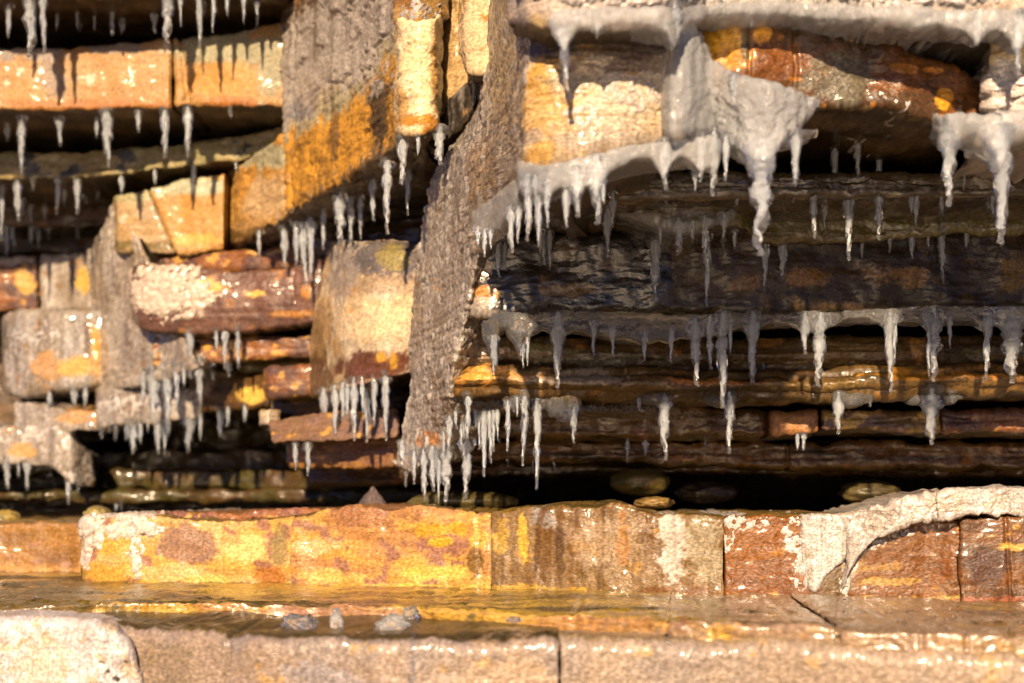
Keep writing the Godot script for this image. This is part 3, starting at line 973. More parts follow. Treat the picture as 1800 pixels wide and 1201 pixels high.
	stone([[488, -140, 3.62, 500, 382, 3.52], [560, -140, 3.36, 560, 346, 3.30], [640, -140, 3.08, 640, 296, 3.02], [702, -140, 2.84, 704, 256, 2.80]], 0.9,
		Q.merged({"streak": 0.35, "S": FILM, "joints": [[520, 0.012, -0.02]], "beds": [[1.20, 1.335, Color(0.10, 0.07, 0.035), 0.8], [1.335, 1.50, Color(0.50, 0.25, 0.035), 1.0], [1.50, 1.545, Color(0.34, 0.31, 0.20), 0.9], [1.545, 1.80, Color(0.33, 0.30, 0.275), 0.95], [1.80, 1.83, Color(0.08, 0.06, 0.05), 0.9], [1.83, 3.0, Color(0.30, 0.14, 0.055), 0.9]],
			"paint": [[668, 190, 22, 80, Color(0.05, 0.035, 0.02), 0.95, 0.6], [590, 250, 9, 50, Color(0.12, 0.07, 0.03), 0.8, 0.5], [530, 205, 26, 22, Color(0.20, 0.19, 0.20), 0.9, 0.7], [640, 120, 50, 60, Color(0.40, 0.36, 0.32), 0.7, 1.2]]}, true), "wet", "slanting joint face, orange below and iced grey above")  # dark patch by the column puts shade into the colour
	# dark recess and the pale block left of the pilaster
	stone([[430, 330, 452, 3.95], [560, 330, 452, 3.75], [760, 320, 440, 3.5]], 0.5, dark({"lam": 0.0014}), "slick")
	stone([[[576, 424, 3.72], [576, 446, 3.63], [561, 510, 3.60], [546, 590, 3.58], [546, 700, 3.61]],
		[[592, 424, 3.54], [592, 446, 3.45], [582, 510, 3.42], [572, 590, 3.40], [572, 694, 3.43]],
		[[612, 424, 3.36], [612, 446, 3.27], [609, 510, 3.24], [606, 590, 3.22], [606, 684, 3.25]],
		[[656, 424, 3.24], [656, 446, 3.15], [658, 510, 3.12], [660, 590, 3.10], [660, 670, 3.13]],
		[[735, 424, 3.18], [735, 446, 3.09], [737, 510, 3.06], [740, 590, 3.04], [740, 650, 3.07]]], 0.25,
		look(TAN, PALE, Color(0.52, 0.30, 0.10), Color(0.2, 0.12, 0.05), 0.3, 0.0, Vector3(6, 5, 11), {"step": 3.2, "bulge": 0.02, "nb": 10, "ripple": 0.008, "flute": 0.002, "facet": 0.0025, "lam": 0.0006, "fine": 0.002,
			"paint": [[665, 452, 90, 40, Color(0.09, 0.085, 0.10), 0.9, 0.8], [640, 500, 90, 22, Color(0.28, 0.20, 0.14), 0.6, 1.0], [690, 455, 30, 22, Color(0.27, 0.22, 0.07), 0.8, 0.7], [562, 590, 26, 90, Color(0.27, 0.17, 0.07), 0.9, 0.7], [600, 480, 24, 60, Color(0.32, 0.28, 0.25), 0.8, 0.8], [560, 670, 40, 50, Color(0.12, 0.065, 0.03), 0.9, 0.6], [660, 648, 90, 32, Color(0.15, 0.06, 0.035), 1.0, 0.6], [672, 628, 14, 10, Color(0.55, 0.30, 0.05), 1.0, 0.5], [692, 635, 8, 16, Color(0.55, 0.30, 0.05), 1.0, 0.5], [645, 560, 60, 40, Color(0.66, 0.50, 0.30), 0.9, 0.8]],  # dark top and brighter centre put shade and sun into the colour
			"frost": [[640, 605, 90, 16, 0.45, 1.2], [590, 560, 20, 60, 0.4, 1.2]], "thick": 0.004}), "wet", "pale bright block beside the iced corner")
	stone([[470, 740, 3.5, 476, 778, 3.4], [560, 726, 3.4, 560, 776, 3.32], [700, 716, 3.3, 700, 770, 3.25]], 0.4, look(Color(0.17, 0.11, 0.10), Color(0.22, 0.13, 0.08), OCHRE, UMBER, 0.35, 0.3, Vector3(5, 12, 12), {"nt": 8, "W": Color(0.42, 0.24, 0.05), "X": Color(0.22, 0.12, 0.03), "tslope": 0.05}), "wet")
	stone([[455, 722, 750, 3.62], [470, 720, 750, 3.56], [492, 720, 750, 3.6]], 0.2, look(Color(0.6, 0.5, 0.42), TAN, PALE, TAN, 0.5, 0.0, Vector3(6, 6, 9), {"r": 0.014}), "wet", "small pale stone wedged in the recess")
	stone([[505, 778, 822, 3.5], [600, 772, 824, 3.42], [720, 764, 822, 3.3]], 0.5, look(Color(0.32, 0.17, 0.05), Color(0.2, 0.1, 0.05), OCHRE, UMBER, 0.35, 0.5, Vector3(9, 8, 13), {}), "wet")
	stone([[540, 815, 858, 3.7], [760, 805, 848, 3.5]], 0.5, dark({}), "wet")


# ---- the far left-hand beds ---------------------------------------------------------------------------------------------
func build_left() -> void:
	stone([[-500, -460, -6, 3.50], [200, -460, -4, 3.48], [500, -460, -12, 3.44]], 1.0, dark({"step": 5.0, "V": Color(0.12, 0.085, 0.05), "nb": 20}), "wet")
	stone([[-500, 80, 192, 3.66], [60, 84, 194, 3.66], [250, 72, 190, 3.65], [300, 66, 190, 3.64]], 0.8,
		ochre({"step": 4.0, "r": 0.01, "A": Color(0.36, 0.18, 0.04), "B": Color(0.38, 0.22, 0.08), "facet": 0.0008, "lam": 0.0, "paint": [[90, 140, 22, 60, Color(0.20, 0.16, 0.14), 0.8, 0.9], [40, 88, 110, 14, Color(0.2, 0.17, 0.15), 0.9, 0.9], [200, 80, 80, 10, Color(0.2, 0.17, 0.15), 0.8, 0.9], [100, 188, 200, 8, Color(0.36, 0.13, 0.02), 0.9, 0.6]], "rime": 0.3, "thick": 0.004}), "dry", "long orange beam of rock")
	stone([[303, 66, 188, 3.64], [380, 58, 188, 3.62], [460, 46, 188, 3.60], [520, 30, 190, 3.60]], 0.8,
		ochre({"step": 4.0, "r": 0.012, "facet": 0.0008, "lam": 0.0, "A": Color(0.36, 0.18, 0.035), "B": Color(0.38, 0.21, 0.06), "paint": [[400, 80, 110, 36, Color(0.25, 0.23, 0.13), 1.0, 0.4], [475, 130, 26, 70, Color(0.24, 0.215, 0.12), 1.0, 0.3], [385, 146, 76, 40, Color(0.42, 0.20, 0.025), 1.0, 0.2], [420, 184, 70, 9, Color(0.36, 0.13, 0.02), 0.9, 0.6]], "joints": [[316, 0.012, 0.1], [360, 0.006, -0.3]]}), "dry", "orange and khaki end of the rock beam")
	stone([[-500, 268, 316, 3.92], [130, 266, 312, 3.90], [260, 258, 300, 3.86], [400, 240, 284, 3.80], [520, 218, 262, 3.74]], 0.9,
		look(Color(0.27, 0.24, 0.11), Color(0.32, 0.25, 0.11), Color(0.05, 0.05, 0.05), UMBER, 0.34, 0.2, Vector3(7, 6, 9), {"step": 4.0, "r": 0.008, "joints": [[142, 0.006], [420, 0.006], [480, 0.006]]}), "wet", "thin khaki bed")
	stone([[-500, 190, 240, 3.98], [500, 180, 235, 3.9]], 0.6, dark({"step": 5.0}), "wet")
	stone([[198, 352, 4.02, 200, 442, 4.02], [206, 342, 3.90, 210, 446, 3.90], [262, 331, 3.87, 310, 447, 3.862]], 0.5, look(Color(0.38, 0.25, 0.11), Color(0.40, 0.29, 0.17), PALE, UMBER, 0.4, 0.2, Vector3(6, 9, 9), {"step": 3.6, "endr": 0.02, "paint": [[230, 340, 60, 12, KHAKI, 1.0, 0.4], [260, 438, 70, 9, Color(0.16, 0.12, 0.04), 0.9, 0.8]]}), "wet", "tan corner block")
	stone([[262, 330, 3.864, 310, 448, 3.856], [310, 318, 3.86, 340, 448, 3.85], [394, 302, 3.84, 392, 440, 3.84]], 0.5, ochre({"step": 3.6, "endr": 0.003, "facet": 0.0006, "lam": 0.0, "A": Color(0.42, 0.21, 0.045), "B": Color(0.42, 0.24, 0.07), "paint": [[330, 322, 90, 18, Color(0.36, 0.36, 0.24), 1.0, 0.25], [350, 428, 50, 14, Color(0.56, 0.32, 0.06), 0.9, 0.5]]}), "wet", "smooth orange slab behind a slanting crack")
	stone([[-500, 330, 400, 4.4], [200, 330, 398, 4.3]], 0.6, dark({"step": 5.0}), "wet")
	stone([[-500, 395, 448, 4.6], [220, 392, 446, 4.5]], 0.6, dark({"step": 5.0}), "wet")
	stone([[220, 444, 476, 3.92], [330, 446, 470, 3.88], [430, 438, 480, 3.82], [580, 424, 462, 3.75]], 0.6, rusty({"step": 4.0, "rime": 0.35, "thick": 0.005}), "wet", "thin rusty bed")
	# upper row and icy block at the far left
	stone([[-500, 452, 546, 4.34], [66, 448, 546, 4.30]], 0.5, rusty({"step": 4.0, "paint": [[44, 492, 20, 28, Color(0.48, 0.29, 0.06), 1.0, 0.3], [10, 450, 60, 12, FILM, 0.8, 0.8]]}), "wet")
	stone([[70, 446, 548, 4.28], [176, 440, 546, 4.22]], 0.5, glaze({"step": 4.0, "paint": [[147, 490, 14, 34, Color(0.48, 0.31, 0.06), 1.0, 0.4]], "rime": 0.3}), "wet")
	stone([[0, 560, 690, 4.35], [8, 548, 696, 4.20], [40, 542, 700, 4.10], [110, 540, 690, 4.06], [186, 540, 684, 4.04]], 0.6,
		glaze({"step": 3.8, "r": 0.03, "endr": 0.04, "S": Color(0.48, 0.47, 0.47), "paint": [[130, 655, 34, 26, Color(0.60, 0.35, 0.08), 1.0, 0.4], [80, 655, 26, 36, Color(0.48, 0.26, 0.08), 0.8, 0.7], [168, 610, 8, 50, Color(0.58, 0.29, 0.03), 1.0, 0.4], [170, 660, 14, 30, OCHRE, 0.9, 0.5]], "frost": [[60, 580, 60, 40, 0.6, 1.3], [30, 650, 25, 60, 0.5, 1.2]], "frost_color": Color(0.60, 0.58, 0.58)}), "glaze", "icy block with amber windows of bare rock")
	stone([[-500, 640, 760, 4.6], [200, 640, 760, 4.5]], 0.5, dark({"step": 5.0}), "wet")
	# fan of streaked ice between the far blocks
	stone([[152, 440, 4.16, 166, 694, 4.08], [174, 410, 4.06, 220, 684, 3.92], [196, 356, 3.98, 285, 668, 3.78], [207, 345, 3.93, 345, 650, 3.66]], 0.45,
		glaze({"step": 3.2, "perp": 0.6, "flute": 0.008, "nb": 14, "U": Color(0.12, 0.09, 0.06), "V": Color(0.32, 0.27, 0.21), "S": Color(0.50, 0.44, 0.36)}), "glaze", "fan of streaked ice over rock")
	stone([[228, 470, 560, 3.86], [245, 462, 580, 3.74], [330, 470, 588, 3.68], [440, 474, 584, 3.66], [520, 466, 574, 3.64], [592, 452, 560, 3.62]], 0.6,
		look(PLUM, Color(0.14, 0.07, 0.05), Color(0.26, 0.12, 0.04), INK, 0.34, 0.3, Vector3(12, 5, 11), {"step": 3.2, "r": 0.014, "bulge": 0.012, "nb": 10,
			"paint": [[360, 500, 30, 20, Color(0.60, 0.36, 0.09), 1.0, 0.5], [452, 517, 20, 8, Color(0.58, 0.36, 0.08), 1.0, 0.3], [530, 560, 60, 8, Color(0.34, 0.15, 0.03), 0.9, 0.5], [540, 510, 10, 20, Color(0.42, 0.2, 0.04), 0.8, 0.6], [585, 510, 14, 50, Color(0.30, 0.19, 0.08), 0.9, 0.6]],
			"frost": [[300, 520, 90, 52, 1.0, 0.8], [290, 480, 70, 22, 0.8, 0.9]], "thick": 0.010, "frost_color": Color(0.70, 0.58, 0.48), "joints": [[516, 0.005]]}), "wet", "plum brown wet block with frosted end")
	stone([[268, 592, 650, 3.80], [340, 590, 648, 3.76], [350, 592, 642, 3.74], [570, 588, 626, 3.68]], 0.5, rusty({"step": 3.6, "chip": 0.18, "frost": [[300, 618, 48, 26, 0.9, 0.9]], "frost_color": Color(0.55, 0.48, 0.42), "paint": [[364, 608, 8, 11, Color(0.6, 0.33, 0.05), 1.0, 0.3]]}), "wet", "thin bed with ochre chips")
	stone([[330, 640, 662, 3.86], [560, 632, 650, 3.76]], 0.5, olive({"step": 4.0}), "wet")
	stone([[462, 648, 700, 3.70], [475, 644, 702, 3.64], [556, 640, 698, 3.62]], 0.4, rusty({"step": 3.4, "chip": 0.22, "r": 0.014}), "wet", "rusty speckled block")
	stone([[330, 664, 726, 3.90], [400, 660, 724, 3.84], [474, 660, 716, 3.76]], 0.4, dark({"step": 3.6, "paint": [[442, 694, 26, 24, Color(0.62, 0.40, 0.08), 1.0, 0.35], [345, 690, 30, 30, FILM, 0.7, 0.9]]}), "wet", "dark block with a bright yellow face")
	stone([[168, 686, 752, 4.02], [200, 680, 750, 3.96], [280, 684, 744, 3.90], [352, 682, 736, 3.86]], 0.4, glaze({"step": 3.6, "frost": [[215, 712, 46, 26, 1.0, 0.9], [300, 715, 40, 20, 0.6, 1.0]], "frost_color": Color(0.62, 0.58, 0.56)}), "glaze", "iced block low on the left")
	stone([[470, 700, 740, 3.78], [600, 690, 735, 3.7], [720, 680, 735, 3.6]], 0.4, dark({"step": 4.0}), "wet")
	stone([[20, 706, 758, 4.16], [80, 712, 758, 4.10], [130, 722, 756, 4.06], [205, 735, 762, 4.02]], 0.5, glaze({"step": 4.0, "paint": [[140, 735, 50, 16, Color(0.50, 0.28, 0.10), 0.9, 0.9]], "rime": 0.4, "tslope": 0.25, "nt": 8}), "glaze")
	stone([[-500, 756, 815, 4.10], [40, 750, 816, 4.02], [90, 745, 822, 3.98], [125, 772, 852, 3.98], [165, 800, 856, 4.05]], 0.5, glaze({"step": 4.0, "rime": 0.5, "thick": 0.01, "paint": [[40, 795, 22, 18, Color(0.55, 0.3, 0.08), 0.9, 0.6]]}), "glaze", "icy stub at the left edge")
	# low dark strata
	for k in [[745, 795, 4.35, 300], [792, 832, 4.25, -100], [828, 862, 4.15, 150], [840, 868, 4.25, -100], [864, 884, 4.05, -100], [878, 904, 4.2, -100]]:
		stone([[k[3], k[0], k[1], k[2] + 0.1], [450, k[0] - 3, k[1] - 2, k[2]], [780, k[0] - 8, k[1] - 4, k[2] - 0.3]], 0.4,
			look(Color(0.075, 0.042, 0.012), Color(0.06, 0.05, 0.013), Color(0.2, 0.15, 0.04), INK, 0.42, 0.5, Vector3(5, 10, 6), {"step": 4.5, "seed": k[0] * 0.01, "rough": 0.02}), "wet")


# ---- the shelf below ------------------------------------------------------------------------------------------------------
func build_shelf() -> void:
	# wet floor of the recess and the low steps in front of it
	var floor_look := look(Color(0.50, 0.30, 0.05), Color(0.36, 0.19, 0.06), Color(0.2, 0.15, 0.05), Color(0.10, 0.05, 0.015), 0.34, 0.3, Vector3(6, 14, 16), {"W": Color(0.50, 0.33, 0.035), "X": Color(0.05, 0.040, 0.008), "endr": 0.001, "nt": 90, "nb": 2, "rough": 0.006, "r": 0.004, "step": 3.4, "facet": 0.002, "edge": 0.006, "sink": 0.012, "streaky": true, "beads": 0.002})
	ledge_stone([[-600, 1080, 1094, 2.18], [100, 1066, 1080, 2.27], [255, 1061, 1074, 2.30], [500, 1063, 1078, 2.27], [740, 1067, 1084, 2.21], [900, 1077, 1093, 2.09], [1100, 1085, 1104, 2.01], [1180, 1091, 1108, 1.96], [1300, 1098, 1120, 1.92], [1475, 1106, 1128, 1.87], [1550, 1110, 1134, 1.84], [2750, 1150, 1180, 1.64]], 1.4,
		floor_look.merged({"joints": [[262, 0.004], [740, 0.005], [800, 0.003], [1010, 0.004], [1170, 0.005], [1250, 0.006], [1475, 0.008], [1620, 0.006], [1700, 0.005]],
		"paint": [[40, 1066, 190, 30, Color(0.085, 0.062, 0.015), 0.75, 0.8], [560, 1070, 120, 7, Color(0.34, 0.18, 0.11), 0.8, 0.8], [1160, 1098, 16, 10, OCHRE, 1.0, 0.2], [1200, 1100, 12, 12, RUST, 1.0, 0.2], [1600, 1116, 460, 40, Color(0.26, 0.15, 0.07), 0.8, 0.8], [1500, 1106, 400, 60, Color(0.33, 0.25, 0.18), 0.5, 1.2]]}, true), "slick", "thin wet yellow step, brown and broken at its right")
	var S := {"nt": 22, "nb": 3, "step": 2.8, "r": 0.010, "endr": 0.0015, "sink": 0.02, "edge": 0.006, "rough": 0.010, "facet": 0.0010, "lam": 0.0005, "beads": 0.0035, "W": Color(0.26, 0.16, 0.04), "X": Color(0.09, 0.065, 0.02)}
	ledge_stone([[-600, 922, 1016, 3.42], [60, 918, 1014, 3.36], [142, 920, 1014, 3.34]], 0.7, yellow(S.merged({"A": Color(0.30, 0.15, 0.035), "B": Color(0.22, 0.11, 0.035), "paint": [[60, 1000, 200, 16, Color(0.52, 0.28, 0.10), 0.8, 0.6]]}, true)))
	ledge_stone([[142, 925, 1022, 3.12], [152, 914, 1024, 2.98], [200, 908, 1025, 2.94], [300, 910, 1026, 2.90], [390, 913, 1026, 2.872], [515, 911, 1027, 2.81]], 0.8,
		yellow(S.merged({"A": Color(0.56, 0.32, 0.07), "B": Color(0.52, 0.33, 0.12), "joints": [[388, 0.002, 0.05]],
			"paint": [[330, 950, 56, 34, Color(0.26, 0.15, 0.11), 0.85, 0.7], [200, 945, 30, 22, Color(0.55, 0.31, 0.05), 0.9, 0.4], [180, 1000, 60, 20, YELLOW, 0.9, 0.5], [300, 1000, 80, 18, Color(0.55, 0.42, 0.18), 0.8, 0.6], [432, 955, 44, 28, Color(0.66, 0.48, 0.18), 0.95, 0.4], [492, 950, 18, 38, Color(0.26, 0.19, 0.08), 0.9, 0.4], [480, 1005, 44, 16, Color(0.38, 0.15, 0.03), 0.9, 0.6], [360, 1012, 60, 10, Color(0.56, 0.42, 0.1), 0.9, 0.6]],
			"frost": [[165, 925, 22, 34, 1.0, 0.6], [230, 922, 56, 20, 1.0, 0.6], [240, 960, 12, 50, 0.6, 0.9], [155, 960, 8, 40, 0.8, 0.5]], "thick": 0.010, "frost_color": Color(0.80, 0.72, 0.64)}, true)), "wet", "yellow block with iced top corner")
	ledge_stone([[270, 902, 924, 2.99], [420, 898, 918, 2.91], [540, 896, 914, 2.86], [615, 896, 916, 2.83]], 0.6, rusty({"step": 3.2, "A": Color(0.22, 0.10, 0.07), "B": Color(0.28, 0.12, 0.045), "edge": 0.01}))
	ledge_stone([[515, 911, 1027, 2.806], [560, 898, 1028, 2.79], [620, 890, 1028, 2.76], [733, 890, 1030, 2.71], [800, 897, 1031, 2.68], [863, 898, 1032, 2.65]], 0.8,
		yellow(S.merged({"A": Color(0.54, 0.30, 0.07), "B": Color(0.44, 0.22, 0.08), "joints": [[838, 0.003, 0.1]],
			"paint": [[650, 902, 90, 20, Color(0.30, 0.14, 0.06), 0.85, 0.6], [590, 1005, 80, 14, Color(0.62, 0.42, 0.12), 0.9, 0.7], [560, 950, 50, 16, Color(0.58, 0.40, 0.2), 0.8, 0.8], [780, 925, 56, 18, Color(0.56, 0.30, 0.03), 0.95, 0.6], [780, 950, 46, 20, Color(0.28, 0.13, 0.09), 0.9, 0.7], [775, 944, 22, 10, Color(0.58, 0.33, 0.03), 1.0, 0.6], [770, 1000, 66, 16, Color(0.66, 0.43, 0.09), 1.0, 0.6], [838, 985, 14, 34, Color(0.14, 0.08, 0.02), 0.8, 0.8], [845, 930, 20, 26, Color(0.50, 0.34, 0.06), 0.9, 0.6], [740, 1024, 160, 8, Color(0.60, 0.40, 0.08), 0.9, 0.6]]}, true)), "wet", "bright orange and yellow laminated block")
	var G := S.merged({"streak": 0.45, "S": Color(0.29, 0.20, 0.11), "flute": 0.0022, "facet": 0.0006, "lam": 0.0}, true)
	ledge_stone([[863, 899, 1032, 2.65], [930, 894, 1034, 2.62], [1006, 888, 1036, 2.59], [1080, 884, 1038, 2.57], [1150, 901, 1040, 2.552], [1210, 904, 1042, 2.535], [1274, 906, 1045, 2.52]], 0.8,
		look(Color(0.14, 0.07, 0.02), Color(0.19, 0.115, 0.045), Color(0.36, 0.19, 0.035), Color(0.07, 0.035, 0.01), 0.40, 0.0, Vector3(8, 3, 11), G.merged({"joints": [],
			"paint": [[918, 935, 9, 42, Color(0.55, 0.36, 0.06), 1.0, 0.6], [880, 930, 16, 30, Color(0.42, 0.27, 0.05), 0.8, 0.8], [958, 905, 26, 16, Color(0.30, 0.28, 0.27), 0.7, 0.8], [985, 960, 12, 60, Color(0.09, 0.05, 0.02), 0.8, 0.7], [1070, 940, 60, 50, Color(0.34, 0.24, 0.15), 0.6, 1.2], [1095, 950, 12, 60, Color(0.34, 0.15, 0.03), 0.7, 0.9], [1180, 950, 26, 58, Color(0.50, 0.45, 0.40), 0.9, 1.2], [1240, 960, 34, 60, Color(0.30, 0.25, 0.16), 0.8, 1.0], [1200, 1034, 90, 12, Color(0.15, 0.06, 0.015), 0.9, 0.7], [900, 1028, 120, 10, Color(0.45, 0.28, 0.04), 0.8, 0.7]],
			"frost": [[1176, 945, 14, 56, 0.7, 1.2], [1205, 935, 8, 40, 0.5, 1.2]], "thick": 0.003, "frost_color": Color(0.56, 0.51, 0.46)}, true)), "wet", "brown block streaked with grey ice film")
	ledge_stone([[1274, 907, 1045, 2.508], [1340, 902, 1047, 2.50], [1480, 904, 1049, 2.48], [1560, 915, 1051, 2.465], [1691, 912, 1054, 2.442]], 0.8,
		look(Color(0.21, 0.075, 0.008), Color(0.16, 0.052, 0.006), Color(0.30, 0.13, 0.018), Color(0.09, 0.033, 0.008), 0.44, 0.45, Vector3(2.4, 34, 11), S.merged({"step": 2.4, "rough": 0.005, "facet": 0.0003, "lam": 0.0003,
			"frost": [[1274, 928, 20, 36, 1.0, 0.7], [1300, 911, 66, 10, 1.0, 0.6], [1400, 935, 26, 34, 1.0, 0.9], [1412, 985, 18, 40, 1.0, 0.9], [1408, 1020, 14, 22, 0.9, 0.9], [1484, 1015, 9, 36, 1.0, 0.8], [1500, 975, 14, 20, 1.0, 0.8], [1530, 945, 26, 16, 1.0, 0.8], [1580, 928, 40, 10, 0.8, 0.9]], "thick": 0.0045, "frost_color": Color(0.72, 0.66, 0.62),
			"paint": [[1600, 980, 120, 70, Color(0.15, 0.062, 0.016), 0.8, 0.9], [1450, 975, 46, 66, Color(0.34, 0.30, 0.26), 0.95, 0.8], [1460, 1020, 30, 34, Color(0.12, 0.075, 0.03), 0.9, 0.8], [1580, 1012, 60, 7, Color(0.45, 0.27, 0.06), 0.7, 1.4], [1545, 985, 50, 10, Color(0.36, 0.2, 0.04), 0.6, 1.6], [1400, 1042, 300, 5, Color(0.40, 0.27, 0.05), 0.8, 0.6]]}, true)), "wet", "orange grained block fringed with frost")
	ledge_stone([[1691, 911, 1054, 2.436], [1760, 904, 1056, 2.42], [2750, 880, 1070, 2.34]], 0.8, look(Color(0.11, 0.05, 0.02), Color(0.16, 0.065, 0.018), Color(0.40, 0.22, 0.04), Color(0.045, 0.022, 0.01), 0.40, 0.45, Vector3(3, 24, 13), S.merged({"step": 2.6, "facet": 0.0006, "lam": 0.0003, "paint": [[1775, 950, 26, 8, Color(0.50, 0.30, 0.06), 1.0, 0.9], [1735, 990, 44, 40, Color(0.075, 0.04, 0.03), 0.85, 0.4], [1760, 1046, 100, 8, Color(0.30, 0.10, 0.05), 0.8, 0.7]], "joints": [[1768, 0.004, 0.08]]}, true)), "wet", "plum stained block at the right edge")
	# foreground step
	var F := {"nt": 30, "nb": 2, "step": 4.2, "r": 0.02, "endr": 0.004, "edge": 0.008, "facet": 0.0006, "lam": 0.0, "fine": 0.0018, "beads": 0.0035, "W": Color(0.11, 0.082, 0.028), "X": Color(0.05, 0.037, 0.012), "streaky": true, "tslope": 0.012}
	ledge_stone([[-600, 1090, 1500, 2.16], [120, 1096, 1500, 2.11], [240, 1101, 1500, 2.07], [402, 1112, 1500, 2.0], [460, 1118, 1500, 1.96], [700, 1122, 1500, 1.92], [984, 1122, 1500, 1.91]], 1.0,
		pink(F.merged({"A": Color(0.29, 0.22, 0.17), "B": Color(0.24, 0.20, 0.18), "C": Color(0.38, 0.25, 0.11), "seed": 5.0, "joints": [[404, 0.008, -0.15]], "rime": 0.35, "thick": 0.003, "frost_color": Color(0.46, 0.42, 0.42), "paint": [[300, 1160, 60, 50, Color(0.22, 0.165, 0.11), 0.7, 0.9], [560, 1190, 90, 40, Color(0.24, 0.22, 0.24), 0.7, 1.2], [900, 1180, 90, 60, Color(0.40, 0.29, 0.19), 0.7, 0.9], [725, 1180, 8, 60, Color(0.12, 0.11, 0.13), 0.8, 0.6]]}, true)), "wet", "pinkish grey foreground block")
	ledge_stone([[984, 1122, 1500, 1.908], [1300, 1124, 1500, 1.90], [1600, 1142, 1500, 1.82], [2750, 1190, 1500, 1.62]], 1.0, pink(F.merged({"A": Color(0.33, 0.255, 0.19), "B": Color(0.27, 0.22, 0.185), "C": Color(0.42, 0.29, 0.15), "seed": 6.0, "rime": 0.3, "thick": 0.003, "frost_color": Color(0.48, 0.43, 0.41), "W": Color(0.33, 0.25, 0.17), "X": Color(0.27, 0.2, 0.11), "tslope": -0.02}, true)), "wet", "smooth pale foreground block")


